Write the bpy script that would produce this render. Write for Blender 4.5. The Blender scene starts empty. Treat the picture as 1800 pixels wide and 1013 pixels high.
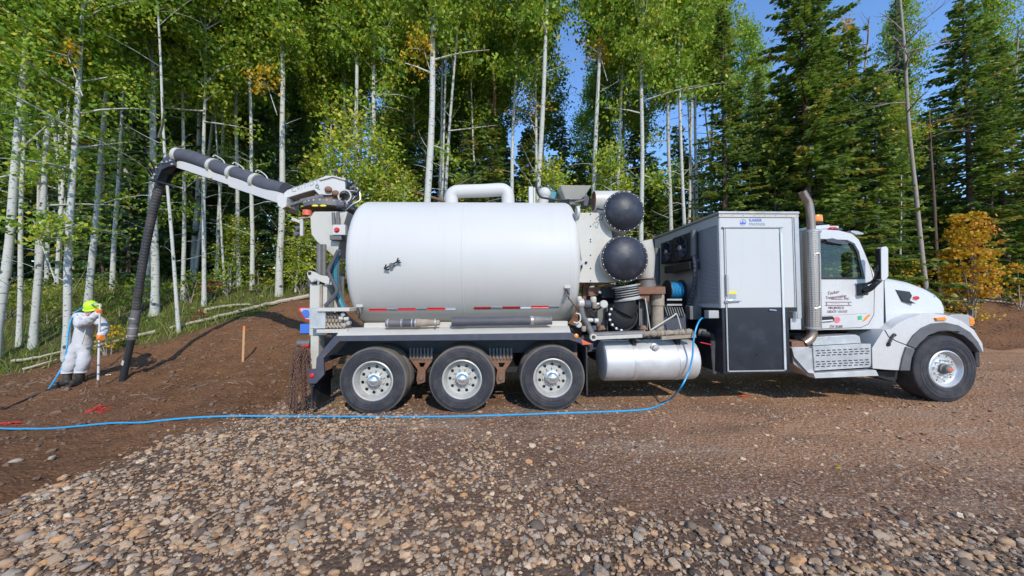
import bpy, bmesh, math, random
import numpy as np
from mathutils import Vector, Matrix, Quaternion, noise
from mathutils.geometry import tessellate_polygon

# ------------------------------------------------------------ camera, sky, sun, exposure
scene = bpy.context.scene
COL = scene.collection
F = 650.0                       # focal length in photo pixels (1800 wide)
TILT = math.radians(1.9)
EYE = Vector((0, 0, 1.75))
cam_d = bpy.data.cameras.new('camera')
cam_d.sensor_width = 36; cam_d.lens = F * 36 / 1800
cam_d.clip_start = 0.05; cam_d.clip_end = 2000
cam = bpy.data.objects.new('camera', cam_d); COL.objects.link(cam)
cam.location = EYE; cam.rotation_euler = (math.pi / 2 + TILT, 0, 0)
scene.camera = cam

SUN_EL = math.radians(36)
SUN_DIR = Vector((0.30, -0.95, 0)).normalized() * math.cos(SUN_EL) + Vector((0, 0, math.sin(SUN_EL)))
world = bpy.data.worlds.new('World'); scene.world = world; world.use_nodes = True
wn = world.node_tree; wn.nodes.clear()
sky = wn.nodes.new('ShaderNodeTexSky'); sky.sky_type = 'NISHITA'; sky.sun_disc = False
sky.sun_elevation = SUN_EL; sky.sun_rotation = math.atan2(SUN_DIR.x, SUN_DIR.y)
sky.air_density = 1.0; sky.dust_density = 0.0; sky.ozone_density = 7.5
bg = wn.nodes.new('ShaderNodeBackground'); bg.inputs['Strength'].default_value = 0.15
wo = wn.nodes.new('ShaderNodeOutputWorld')
wn.links.new(sky.outputs[0], bg.inputs[0]); wn.links.new(bg.outputs[0], wo.inputs[0])
sun_d = bpy.data.lights.new('sun', 'SUN'); sun_d.energy = 2.1; sun_d.angle = math.radians(0.5)
sun_d.color = (1.0, 0.92, 0.80)
sun = bpy.data.objects.new('sun', sun_d); COL.objects.link(sun)
sun.rotation_euler = (-SUN_DIR).to_track_quat('-Z', 'Y').to_euler()
scene.view_settings.view_transform = 'Standard'; scene.view_settings.look = 'None'
scene.view_settings.gamma = 1.0; scene.view_settings.use_curve_mapping = False
scene.view_settings.exposure = 0.85
cy = scene.cycles
cy.max_bounces = 6; cy.diffuse_bounces = 3; cy.glossy_bounces = 3; cy.transmission_bounces = 4
cy.transparent_max_bounces = 6; cy.use_denoising = True; cy.caustics_reflective = False; cy.caustics_refractive = False
cy.sample_clamp_indirect = 4.0

RNG = np.random.default_rng(7)
R_ = random.Random(5)
pi = math.pi

# ------------------------------------------------------------ photo ray helpers
ct, st = math.cos(TILT), math.sin(TILT)
def ray(px, py):
    u = (px - 900) / F; v = (506.5 - py) / F
    return Vector((u, ct - st * v, st + ct * v))
def atY(px, py, Y):
    d = ray(px, py); return EYE + d * (Y / d.y)
YAW, PITCH = math.radians(2.6), math.radians(0.4)
TRUCK_M = Matrix.Translation((0, 5.795, 0.0147)) @ Matrix.Rotation(YAW, 4, 'Z') @ Matrix.Rotation(-PITCH, 4, 'Y')
TI = TRUCK_M.inverted(); TO = TI @ EYE; TI3 = TI.to_3x3()
def T(px, py, d=0.0):           # truck-local point on the upright plane y = d
    r = TI3 @ ray(px, py); return TO + r * ((d - TO.y) / r.y)
def TX(px, py, lx):             # truck-local point on the cross plane x = lx
    r = TI3 @ ray(px, py); return TO + r * ((lx - TO.x) / r.x)
def P2(pts, d=0.0):
    return [(T(x, y, d).x, T(x, y, d).z) for x, y in pts]
def pxm(d): return (TO.y * -1 + d) / F      # metres per photo pixel at depth d

# ------------------------------------------------------------ terrain
def pad_z(x): return 0.0147 + 0.007 * x
ctrl = []
for x in (-3.6, -1.5, 1, 4, 7, 11, 16):
    for y in (-6, -1, 2, 4.5, 6.5): ctrl.append((x, y, pad_z(x)))
for x in (-3, 0, 4): ctrl.append((x, 8.6, pad_z(x) + 0.05))
for x in (7, 11, 16, 22): ctrl.append((x, 10.5, pad_z(x))); ctrl.append((x, 13.2, pad_z(x)+.03))
def cpx(px, py, Y): p = atY(px, py, Y); ctrl.append((p.x, p.y, p.z))
for a in [(130,681,7.7),(0,735,6.1),(0,655,8.9),(330,592,10.4),(540,520,13.8),(427,637,9.1),(60,621,9.8),
          (270,553,12.4),(360,540,13.0),(440,512,14.0),(490,521,14.0),(200,520,13.6),(75,520,13.4),(535,640,8.6),
          (1700,613,13.5),(1800,613,13.5),(1750,529,17.0),(1800,531,17.0),(1660,527,17.0)]: cpx(*a)
for a in [(-5,3,-.12),(-6.5,4.5,-.13),(-10,4,-.15),(-12,-2,-.15),(-16,6,-.1),(-20,9.5,.2),(-3,13.5,1.8),(0,14,1.85),(4,15,1.85),(8,16,1.85),
          (12,17,1.9),(-2,11,1.0),(2,11.4,1.0),(5,12.6,.75),(26,17,1.95),(36,14,.3),(36,18,2.0),(0,20,2.3),(-12,20,2.3),(-24,20,2.2),(14,22,2.4),(30,24,2.5),
          (-30,30,2.8),(0,32,3.0),(30,34,3.0),(-60,60,4),(0,60,4),(60,60,4),(-30,0,-.1),(30,0,.1),(-30,-20,0),(30,-20,0),(0,-20,0),(-34,12,.9),(-50,20,2),(50,22,2.2)]:
    ctrl.append(a)
CP = np.array(ctrl)
def _u(r2): return np.where(r2 > 1e-9, r2 * np.log(np.maximum(r2, 1e-9)), 0)
_n = len(CP)
_K = _u(((CP[:, None, :2] - CP[None, :, :2]) ** 2).sum(-1)) + np.eye(_n) * 0.02
_Pm = np.c_[np.ones(_n), CP[:, :2]]
_A = np.block([[_K, _Pm], [_Pm.T, np.zeros((3, 3))]])
_W = np.linalg.solve(_A, np.r_[CP[:, 2], 0, 0, 0])
def Hs(x, y):                   # smooth terrain height, arrays
    x = np.asarray(x, float).ravel(); y = np.asarray(y, float).ravel()
    out = np.empty(len(x))
    for i in range(0, len(x), 20000):
        a, b = x[i:i+20000], y[i:i+20000]
        r2 = (a[:, None] - CP[None, :, 0]) ** 2 + (b[:, None] - CP[None, :, 1]) ** 2
        out[i:i+20000] = _u(r2) @ _W[:_n] + _W[_n] + _W[_n+1] * a + _W[_n+2] * b
    return out
def vnoise(x, y, s, seed=0):    # cheap value noise on arrays
    x = np.asarray(x) * s + seed * 17.3; y = np.asarray(y) * s - seed * 9.1
    xi = np.floor(x).astype(int); yi = np.floor(y).astype(int); fx = x - xi; fy = y - yi
    fx = fx * fx * (3 - 2 * fx); fy = fy * fy * (3 - 2 * fy)
    def h(a, b): 
        v = np.sin(a * 127.1 + b * 311.7 + seed * 74.7) * 43758.5453
        return v - np.floor(v)
    return (h(xi, yi) * (1 - fx) + h(xi + 1, yi) * fx) * (1 - fy) + (h(xi, yi + 1) * (1 - fx) + h(xi + 1, yi + 1) * fx) * fy
def sstep(a, b, v): 
    t = np.clip((v - a) / (b - a), 0, 1); return t * t * (3 - 2 * t)
def pad_mask(x, y):             # 1 on the gravel pad, 0 on dug soil
    edge = x - (-4.47 + (y - 3.29) * 0.137) + (vnoise(x, y, 1.3, 3) - .5) * .5
    back = np.interp(x, [-5, -1, 4, 7, 40], [7.3, 8.6, 10.5, 13.4, 13.5]) - y + (vnoise(x, y, 1.0, 5) - .5) * .5
    return sstep(-.12, .12, edge) * sstep(-.2, .2, back)
def grass_mask(x, y):
    lim = np.interp(x, [-40, -20, -12.2, -9.2, -7.75, -4, 4, 12, 25, 40], [9, 9, 8.8, 10.5, 13.6, 14.0, 15.2, 17.2, 17.3, 17.5])
    return sstep(-.35, .35, y - lim + (vnoise(x, y, .9, 8) - .5) * 1.0)
def H(x, y):
    x = np.asarray(x, float).ravel(); y = np.asarray(y, float).ravel()
    z = Hs(x, y); pm = pad_mask(x, y); gm = grass_mask(x, y)
    soil = (1 - pm) * (1 - gm)
    far = sstep(60, 25, np.abs(y) + np.abs(x) * .3)
    z = z + far * (soil * ((vnoise(x, y, 1.1, 1) - .5) * .16 + (vnoise(x, y, 3.7, 2) - .5) * .09 + (vnoise(x, y, 9, 4) - .5) * .05)
             + gm * ((vnoise(x, y, .8, 6) - .5) * .2) + pm * ((vnoise(x, y, 1.5, 9) - .5) * .03 + (vnoise(x, y, 6, 9) - .5) * .012))
    return z
def h1(x, y): return float(H([x], [y])[0])
def G(px, py, lift=0.0):        # photo pixel -> point on the terrain
    d = ray(px, py); t0, t1 = 1.5, 40
    ts = np.linspace(t0, t1, 1500); X = d.x * ts; Y = d.y * ts; Z = EYE.z + d.z * ts
    below = Z - H(X, Y) - lift
    k = np.argmax(below < 0) if (below < 0).any() else len(ts) - 1
    t = ts[k]; return Vector((d.x * t, d.y * t, h1(d.x * t, d.y * t) + lift))

# ------------------------------------------------------------ object helpers
def tag(o, label=None, cat=None, group=None, kind=None):
    if label: o['label'] = label
    if cat: o['category'] = cat
    if group: o['group'] = group
    if kind: o['kind'] = kind
    return o
def empty(name, loc=(0, 0, 0), parent=None):
    o = bpy.data.objects.new(name, None); COL.objects.link(o); o.location = loc; o.empty_display_size = .1
    if parent: o.parent = parent
    return o
def link(name, me, mat=None, parent=None, loc=None):
    o = bpy.data.objects.new(name, me); COL.objects.link(o)
    if mat is not None and not me.materials: me.materials.append(mat)
    if parent is not None: o.parent = parent
    if loc is not None: o.location = loc
    return o
def np_mesh(name, V, Fc, attrs=None, mat=None, smooth=False):
    V = np.ascontiguousarray(V, dtype=np.float32); Fc = np.ascontiguousarray(Fc, dtype=np.int32)
    k = Fc.shape[1]; me = bpy.data.meshes.new(name)
    me.vertices.add(len(V)); me.vertices.foreach_set('co', V.ravel())
    me.loops.add(Fc.size); me.loops.foreach_set('vertex_index', Fc.ravel())
    me.polygons.add(len(Fc)); me.polygons.foreach_set('loop_start', np.arange(0, Fc.size, k, dtype=np.int32))
    me.update(calc_edges=True)
    if smooth: me.polygons.foreach_set('use_smooth', np.ones(len(Fc), dtype=bool))
    else: me.polygons.foreach_set('use_smooth', np.zeros(len(Fc), dtype=bool))
    for nm, arr in (attrs or {}).items():
        a = me.attributes.new(nm, 'FLOAT', 'FACE' if len(arr) == len(Fc) else 'POINT')
        a.data.foreach_set('value', np.ascontiguousarray(arr, dtype=np.float32))
    if mat: me.materials.append(mat)
    return me

class MB:
    def __init__(s): s.v = []; s.f = []
    def add(s, vs, fs):
        b = len(s.v); s.v += [Vector(v) for v in vs]; s.f += [tuple(i + b for i in f) for f in fs]; return s
    def box(s, x0, x1, y0, y1, z0, z1):
        return s.add([(x0,y0,z0),(x1,y0,z0),(x1,y1,z0),(x0,y1,z0),(x0,y0,z1),(x1,y0,z1),(x1,y1,z1),(x0,y1,z1)],
                     [(0,3,2,1),(4,5,6,7),(0,1,5,4),(1,2,6,5),(2,3,7,6),(3,0,4,7)])
    def pbox(s, px0, px1, py0, py1, d0, d1):       # box from photo pixels, front at depth d0
        a = T(px0, py1, d0); b = T(px1, py0, d0); return s.box(a.x, b.x, d0, d1, a.z, b.z)
    def obox(s, a, b, w, h, up=Vector((0, 0, 1))):  # bar of section w x h from a to b
        a, b = Vector(a), Vector(b); d = (b - a).normalized(); sd = d.cross(up)
        if sd.length < 1e-4: sd = d.cross(Vector((1, 0, 0)))
        sd.normalize(); u = sd.cross(d).normalized(); vs = []
        for p in (a, b):
            for i, j in ((-1,-1),(1,-1),(1,1),(-1,1)): vs.append(p + sd * (w/2*i) + u * (h/2*j))
        return s.add(vs, [(0,1,2,3),(7,6,5,4),(0,4,5,1),(1,5,6,2),(2,6,7,3),(3,7,4,0)])
    def prism(s, loops, d0, d1, axis='y'):          # loops of (a, b); first outer, rest holes
        if not isinstance(loops[0], list): loops = [loops]
        def pt(a, b, d): return {'y': (a, d, b), 'x': (d, a, b), 'z': (a, b, d)}[axis]
        flat = [p for l in loops for p in l]; n = len(flat)
        tris = tessellate_polygon([[Vector((p[0], p[1], 0)) for p in l] for l in loops])
        vs = [pt(a, b, d0) for a, b in flat] + [pt(a, b, d1) for a, b in flat]
        fs = [tuple(t) for t in tris] + [tuple(i + n for i in reversed(t)) for t in tris]
        o = 0
        for l in loops:
            m = len(l)
            for i in range(m):
                j = (i + 1) % m; fs.append((o+i, o+j, o+j+n, o+i+n))
            o += m
        return s.add(vs, fs)
    def tube(s, path, r, seg=12, cap=True):
        path = [Vector(p) for p in path]; n = len(path)
        rs = r if isinstance(r, (list, tuple)) else [r] * n
        u = None; vs = []
        for i, p in enumerate(path):
            t = (path[min(i+1, n-1)] - path[max(i-1, 0)]).normalized()
            if u is None:
                u = t.cross(Vector((0, 0, 1)))
                if u.length < 1e-3: u = t.cross(Vector((0, 1, 0)))
            u = (u - t * u.dot(t)).normalized(); w = t.cross(u)
            for k in range(seg):
                a = 2 * pi * k / seg; vs.append(p + (u * math.cos(a) + w * math.sin(a)) * rs[i])
        fs = []
        for i in range(n - 1):
            for k in range(seg):
                k2 = (k + 1) % seg; fs.append((i*seg+k, i*seg+k2, (i+1)*seg+k2, (i+1)*seg+k))
        if cap: fs.append(tuple(reversed(range(seg)))); fs.append(tuple(range((n-1)*seg, n*seg)))
        return s.add(vs, fs)
    def lathe(s, prof, c, axis='y', seg=32, close=False):   # prof (r, along)
        c = Vector(c); vs = []; n = len(prof)
        for r, a in prof:
            for k in range(seg):
                t = 2 * pi * k / seg; x, z = r * math.cos(t), r * math.sin(t)
                vs.append(c + Vector({'y': (x, a, z), 'x': (a, x, z), 'z': (x, z, a)}[axis]))
        fs = []
        for i in range(n if close else n - 1):
            j = (i + 1) % n
            for k in range(seg):
                k2 = (k + 1) % seg; fs.append((i*seg+k, i*seg+k2, j*seg+k2, j*seg+k))
        return s.add(vs, fs)
    def ball(s, c, r, seg=12, rings=8, sc=(1, 1, 1)):
        c = Vector(c); vs = []; fs = []
        for i in range(rings + 1):
            th = pi * i / rings
            for k in range(seg):
                a = 2 * pi * k / seg
                vs.append(c + Vector((r*sc[0]*math.sin(th)*math.cos(a), r*sc[1]*math.sin(th)*math.sin(a), r*sc[2]*math.cos(th))))
        for i in range(rings):
            for k in range(seg):
                k2 = (k+1) % seg; fs.append((i*seg+k, (i+1)*seg+k, (i+1)*seg+k2, i*seg+k2))
        return s.add(vs, fs)
    def build(s, name, mat, parent=None, bevel=0, seg=2, ang=35, loc=None, recalc=True):
        me = bpy.data.meshes.new(name); me.from_pydata(s.v, [], s.f)
        bm = bmesh.new(); bm.from_mesh(me); bmesh.ops.remove_doubles(bm, verts=bm.verts, dist=1e-5)
        if recalc: bmesh.ops.recalc_face_normals(bm, faces=bm.faces)
        bm.to_mesh(me); bm.free()
        me.polygons.foreach_set('use_smooth', [True] * len(me.polygons)); me.set_sharp_from_angle(angle=math.radians(ang))
        o = link(name, me, mat, parent, loc)
        if bevel:
            b = o.modifiers.new('bevel', 'BEVEL'); b.width = bevel; b.segments = seg; b.limit_method = 'ANGLE'; b.angle_limit = math.radians(40)
            b.harden_normals = True
        return o

def catmull(pts, n=8):
    pts = [Vector(p) for p in pts]; out = []
    for i in range(len(pts) - 1):
        p0, p1, p2, p3 = pts[max(i-1, 0)], pts[i], pts[i+1], pts[min(i+2, len(pts)-1)]
        for k in range(n):
            t = k / n
            out.append(.5 * ((2*p1) + (p2-p0)*t + (2*p0-5*p1+4*p2-p3)*t*t + (3*p1-p0-3*p2+p3)*t**3))
    return out + [pts[-1]]

def text_obj(name, s, size, mat, parent, origin, right=(1, 0, 0), up=(0, 0, 1), shear=0, align='LEFT', spacing=1.0, sx=1.0):
    cu = bpy.data.curves.new(name, 'FONT'); cu.body = s; cu.size = size; cu.shear = shear; cu.align_x = align; cu.extrude = .0008
    cu.space_character = spacing; cu.resolution_u = 2
    tmp = bpy.data.objects.new(name, cu); COL.objects.link(tmp); bpy.context.view_layer.update()
    me = bpy.data.meshes.new_from_object(tmp.evaluated_get(bpy.context.evaluated_depsgraph_get()))
    bpy.data.objects.remove(tmp); bpy.data.curves.remove(cu)
    right = Vector(right).normalized(); up = Vector(up).normalized(); nn = right.cross(up)
    m = Matrix(((right.x*sx, up.x, nn.x, origin[0]), (right.y*sx, up.y, nn.y, origin[1]), (right.z*sx, up.z, nn.z, origin[2]), (0, 0, 0, 1)))
    me.transform(m); me.materials.clear(); me.materials.append(mat); me.name = name
    return link(name, me, None, parent)

# ------------------------------------------------------------ materials
class NT:
    def __init__(s, name):
        s.m = bpy.data.materials.new(name); s.m.use_nodes = True; s.t = s.m.node_tree; s.t.nodes.clear()
        s.out = s.n('ShaderNodeOutputMaterial')
    def n(s, typ, **kw):
        nd = s.t.nodes.new(typ)
        for k, v in kw.items(): setattr(nd, k, v)
        return nd
    def l(s, a, b): s.t.links.new(a, b)
    def val(s, nd, **kw):
        for k, v in kw.items(): nd.inputs[k].default_value = v
        return nd
    def noise(s, vec, scale, detail=4, rough=.55, dist=0):
        nd = s.n('ShaderNodeTexNoise'); nd.inputs['Scale'].default_value = scale; nd.inputs['Detail'].default_value = detail
        nd.inputs['Roughness'].default_value = rough; nd.inputs['Distortion'].default_value = dist
        if vec is not None: s.l(vec, nd.inputs['Vector'])
        return nd.outputs['Fac']
    def ramp(s, fac, stops, interp='LINEAR'):
        nd = s.n('ShaderNodeValToRGB'); nd.color_ramp.interpolation = interp; e = nd.color_ramp.elements
        while len(e) < len(stops): e.new(.5)
        for el, (p, c) in zip(e, stops):
            el.position = p; el.color = (c, c, c, 1) if not hasattr(c, '__len__') else (*c, 1)
        s.l(fac, nd.inputs[0]); return nd.outputs[0]
    def mix(s, fac, a, b, mode='MIX'):
        nd = s.n('ShaderNodeMix', data_type='RGBA', blend_type=mode)
        for sock, v in ((nd.inputs[0], fac), (nd.inputs[6], a), (nd.inputs[7], b)):
            if hasattr(v, 'links'): s.l(v, sock)
            elif hasattr(v, '__len__'): sock.default_value = (*v, 1)
            else: sock.default_value = v
        return nd.outputs[2]
    def math(s, op, a, b=0.0):
        nd = s.n('ShaderNodeMath', operation=op)
        for sock, v in ((nd.inputs[0], a), (nd.inputs[1], b)):
            if hasattr(v, 'links'): s.l(v, sock)
            else: sock.default_value = v
        return nd.outputs[0]
    def mapping(s, vec, scale=(1, 1, 1)):
        nd = s.n('ShaderNodeMapping'); nd.inputs['Scale'].default_value = scale; s.l(vec, nd.inputs[0]); return nd.outputs[0]
    def coord(s, which='Object'): return s.n('ShaderNodeTexCoord').outputs[which]
    def attr(s, nm): return s.n('ShaderNodeAttribute', attribute_name=nm).outputs['Fac']
    def bsdf(s, color, rough=.5, metal=0, bump=None, bstr=.3, bdist=.01, spec=.5, coat=0):
        b = s.n('ShaderNodeBsdfPrincipled')
        for k, v in (('Base Color', color), ('Roughness', rough), ('Metallic', metal)):
            if hasattr(v, 'links'): s.l(v, b.inputs[k])
            elif hasattr(v, '__len__'): b.inputs[k].default_value = (*v, 1)
            else: b.inputs[k].default_value = v
        b.inputs['Specular IOR Level'].default_value = spec; b.inputs['Coat Weight'].default_value = coat
        if bump is not None:
            bn = s.n('ShaderNodeBump'); bn.inputs['Strength'].default_value = bstr; bn.inputs['Distance'].default_value = bdist
            s.l(bump, bn.inputs['Height']); s.l(bn.outputs[0], b.inputs['Normal'])
        s.l(b.outputs[0], s.out.inputs[0]); return b

def simple(name, col, rough=.5, metal=0, var=.2, scale=6, dirt=None, damt=.5, bump=0, bscale=60, spec=.5, coat=0, dscale=3):
    t = NT(name); co = t.coord()
    n1 = t.noise(co, scale, 6, .6)
    c = t.mix(n1, tuple(v * (1 - var) for v in col), tuple(min(1, v * (1 + var)) for v in col))
    rg = t.ramp(n1, [(.3, max(0, rough - .1)), (.75, min(1, rough + .12))])
    if dirt:
        n2 = t.noise(co, dscale, 8, .68)
        mk = t.ramp(n2, [(.62 - .28 * damt, 0), (.80 - .1 * damt, damt)])
        c = t.mix(mk, c, dirt)
    t.bsdf(c, rg, metal, t.noise(co, bscale, 4) if bump else None, bump, .01, spec, coat)
    return t.m

M = {}
DUST = (.20, .15, .11)
M['white'] = simple('white paint', (.53, .52, .49), .42, 0, .04, 1.5, (.42, .38, .32), .22, coat=.25)
M['cream'] = simple('cream paint', (.51, .485, .425), .45, 0, .05, 2, (.38, .32, .24), .45, coat=.1)
def panel_white(name, col, rough, dust=(.40, .35, .29), low_amt=.4):
    t = NT(name); co = t.coord(); n1 = t.noise(co, .9, 4)
    c = t.mix(n1, tuple(v * .965 for v in col), tuple(v * 1.03 for v in col))
    sk = t.noise(t.mapping(co, (5, 5, .35)), 1.0, 6, .65); c = t.mix(t.ramp(sk, [(.53, 0), (.8, .22)]), c, dust)
    sm = t.noise(co, 3.5, 8, .7); c = t.mix(t.ramp(sm, [(.58, 0), (.82, .3)]), c, dust)
    z = t.n('ShaderNodeSeparateXYZ'); t.l(co, z.inputs[0])
    low = t.ramp(t.math('ADD', t.math('MULTIPLY', z.outputs[2], .5), t.math('MULTIPLY', sm, .3)), [(.52, low_amt), (.85, 0)]); c = t.mix(low, c, dust)
    t.bsdf(c, t.ramp(sm, [(.3, rough), (.8, rough + .2)]), 0, t.noise(co, 1.4, 3), .16, .05, .4, .15); return t.m
def tank_white():
    t = NT('white tank paint'); co = t.coord(); n1 = t.noise(co, 1.3, 6, .6)
    c = t.mix(n1, (.54, .53, .50), (.575, .56, .53))
    sk = t.noise(t.mapping(co, (7, 1.2, .5)), 1.0, 6, .65); c = t.mix(t.ramp(sk, [(.55, 0), (.85, .2)]), c, (.42, .39, .35))
    sp = t.noise(co, 26, 4, .7); c = t.mix(t.ramp(sp, [(.70, 0), (.76, .4)]), c, (.33, .27, .21))
    sepz = t.n('ShaderNodeSeparateXYZ'); t.l(co, sepz.inputs[0])
    low = t.ramp(t.math('ADD', t.math('MULTIPLY', sepz.outputs[2], .5), t.math('MULTIPLY', n1, .22)), [(.70, .5), (.98, 0)]); c = t.mix(low, c, (.40, .345, .28))
    t.bsdf(c, t.ramp(n1, [(.3, .45), (.7, .6)]), 0, t.noise(co, 1.7, 2), .10, .05, .35, .0); return t.m
M['white'] = tank_white()
M['boxwhite'] = panel_white('panel white', (.53, .53, .515), .32)
M['cabwhite'] = panel_white('cab white', (.575, .57, .555), .2, low_amt=.22)
M['black'] = simple('black paint', (.022, .023, .028), .42, 0, .3, 4, DUST, .35)
M['bluegrey'] = simple('dusty dark fascia', (.055, .06, .08), .5, 0, .25, 5, DUST, .35)
M['blackpanel'] = simple('black composite panel', (.014, .016, .024), .35, 0, .3, 3, (.09, .09, .10), .3)
M['rubber'] = simple('tyre rubber', (.035, .036, .042), .75, 0, .3, 5, (.13, .115, .10), .55, .25, 90, .3)
M['tread'] = simple('dusty tread rubber', (.12, .105, .09), .9, 0, .35, 9, (.20, .165, .13), .7, .4, 60, .2)
M['steelwheel'] = simple('painted steel wheel', (.50, .49, .45), .4, .2, .15, 8, (.24, .20, .15), .5)
M['alu'] = simple('polished aluminium', (.66, .66, .65), .38, .55, .12, 5, (.38, .33, .28), .35)
M['alutank'] = simple('brushed aluminium tank', (.62, .62, .61), .48, .35, .08, 2, (.33, .24, .16), .5, dscale=1.6)
M['chrome'] = simple('chrome', (.8, .8, .8), .26, .85, .05, 5)
M['plate'] = simple('tread plate aluminium', (.58, .57, .55), .42, .6, .2, 7, (.30, .26, .22), .5, .5, 120)
M['rust'] = simple('rusty iron', (.20, .095, .055), .85, 0, .5, 9, (.32, .22, .16), .6, .5, 50)
M['tan'] = simple('mud caked pipe', (.33, .27, .20), .85, 0, .4, 8, (.10, .09, .08), .55, .5, 50)
M['greypipe'] = simple('dusty grey pipe', (.14, .135, .13), .6, .1, .4, 7, (.30, .27, .23), .5, .3, 50)
M['dark'] = simple('matt chassis black', (.012, .012, .013), .7, 0, .4, 6, (.06, .048, .038), .5)  # plain matt black with brown dirt, for chassis and small dark parts
M['dome'] = simple('black dome cap', (.02, .022, .032), .48, 0, .4, 5, (.11, .115, .13), .4, .3, 60, dscale=7)
M['hosegrey'] = simple('grey rubber sleeve', (.075, .075, .088), .65, 0, .35, 7, (.15, .13, .12), .45, .5, 30)
M['ribbed'] = simple('dirty ribbed hose', (.035, .035, .037), .6, 0, .4, 3, (.30, .21, .14), .45, .3, 40, dscale=1.3)
M['ribtan'] = simple('worn tan hose', (.30, .21, .15), .75, 0, .35, 4, (.07, .065, .06), .5)
M['blue'] = simple('blue hose', (.03, .31, .56), .4, 0, .1, 10)
M['teal'] = simple('teal hose', (.02, .20, .25), .4, 0, .15, 10)
M['darkhose'] = simple('black hose', (.02, .022, .026), .5, 0, .3, 10, DUST, .3)
M['red'] = simple('red reflector', (.60, .015, .02), .35, 0, .08, 10)
M['silver'] = simple('silver reflector', (.42, .45, .52), .35, 0, .08, 10)
M['orange'] = simple('amber lens', (.85, .25, .02), .25, 0, .1, 10, coat=.5)
M['redorange'] = simple('faded orange plastic', (.62, .12, .05), .5, 0, .15, 10)
M['yellow'] = simple('yellow print', (.8, .65, .05), .5, 0, .05, 10)
M['green'] = simple('green print', (.04, .45, .2), .5, 0, .05, 10)
M['maroon'] = simple('maroon lettering', (.16, .03, .06), .5, 0, .05, 10)
M['pinkred'] = simple('red seal print', (.75, .15, .17), .5, 0, .05, 10)
M['logoblue'] = simple('blue print', (.03, .12, .62), .5, 0, .05, 10)
M['logogrey'] = simple('grey print', (.30, .34, .37), .5, 0, .05, 10)
M['bluepaint'] = simple('bright blue plastic', (.05, .16, .55), .4, 0, .1, 8)
M['louvre'] = simple('grey grille', (.24, .24, .26), .5, .3, .1, 8)
M['trim'] = simple('dull metal trim', (.46, .44, .42), .4, .5, .15, 8, (.26, .22, .18), .4)
M['greyplastic'] = simple('grey fender plastic', (.10, .10, .105), .6, 0, .2, 6, (.20, .18, .16), .4)
M['exhaust'] = simple('heat stained steel', (.34, .25, .19), .35, .8, .3, 5, (.2, .14, .1), .4)
M['greenhat'] = simple('lime plastic', (.55, .85, .02), .4, 0, .04, 8)
M['glove'] = simple('orange glove', (.85, .22, .03), .6, 0, .1, 20)
M['skin'] = simple('skin', (.5, .3, .22), .5, 0, .08, 20)
M['boot'] = simple('rubber boot', (.035, .033, .028), .5, 0, .3, 10, DUST, .5)
M['suit'] = simple('white coverall cloth', (.56, .555, .56), .8, 0, .04, 8, (.55, .5, .46), .2, .6, 25)
M['pole'] = simple('white wand', (.72, .70, .68), .4, 0, .05, 10, (.5, .25, .18), .3)
M['wood'] = simple('raw lath', (.48, .30, .14), .8, 0, .2, 20)
M['stakeorange'] = simple('orange stake paint', (.75, .20, .05), .7, 0, .15, 15)
M['drywood'] = simple('barkless grey wood', (.42, .36, .27), .85, 0, .3, 12, (.18, .13, .09), .5, .5, 40)
M['brownwood'] = simple('brown dead wood', (.17, .10, .06), .85, 0, .35, 10, None, 0, .5, 40)
M['seat'] = simple('dark seat cloth', (.03, .032, .035), .8, 0, .2, 10)
M['chain'] = simple('rusty chain', (.16, .085, .06), .8, .3, .4, 14)
def glass(name, tint=(.93, .96, .95)):
    t = NT(name); tr = t.n('ShaderNodeBsdfTransparent'); tr.inputs[0].default_value = (*tint, 1)
    gl = t.n('ShaderNodeBsdfGlossy'); gl.inputs['Roughness'].default_value = .02
    lw = t.n('ShaderNodeLayerWeight'); lw.inputs[0].default_value = .5
    fr = t.math('ADD', t.math('MULTIPLY', t.math('POWER', lw.outputs['Facing'], 4.0), .6), .035)
    mx = t.n('ShaderNodeMixShader'); t.l(fr, mx.inputs[0]); t.l(tr.outputs[0], mx.inputs[1]); t.l(gl.outputs[0], mx.inputs[2])
    t.l(mx.outputs[0], t.out.inputs[0]); return t.m
M['glass'] = glass('cab window glass')
def perforated():
    t = NT('perforated heat shield'); co = t.coord('UV'); c = t.mapping(t.coord(), (1, 1, 1))
    v = t.n('ShaderNodeTexVoronoi'); v.inputs['Scale'].default_value = 34; v.inputs['Randomness'].default_value = .1; t.l(c, v.inputs['Vector'])
    d = t.ramp(v.outputs['Distance'], [(.25, 0), (.42, 1)])
    col = t.mix(d, (.06, .05, .042), (.44, .395, .34)); col = t.mix(t.math('MULTIPLY', t.noise(co, 5), .5), col, (.34, .29, .25))
    t.bsdf(col, .38, .6, d, .5, .004); return t.m
M['perf'] = perforated()
def mesh_grille():
    t = NT('perforated grille'); c = t.coord()
    w = t.n('ShaderNodeTexWave', wave_type='BANDS', bands_direction='Z'); w.inputs['Scale'].default_value = 14; t.l(c, w.inputs[0])
    col = t.mix(w.outputs['Fac'], (.26, .26, .27), (.50, .50, .51)); t.bsdf(col, .5, .3, w.outputs['Fac'], .6, .005); return t.m
M['grille'] = mesh_grille()

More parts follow.
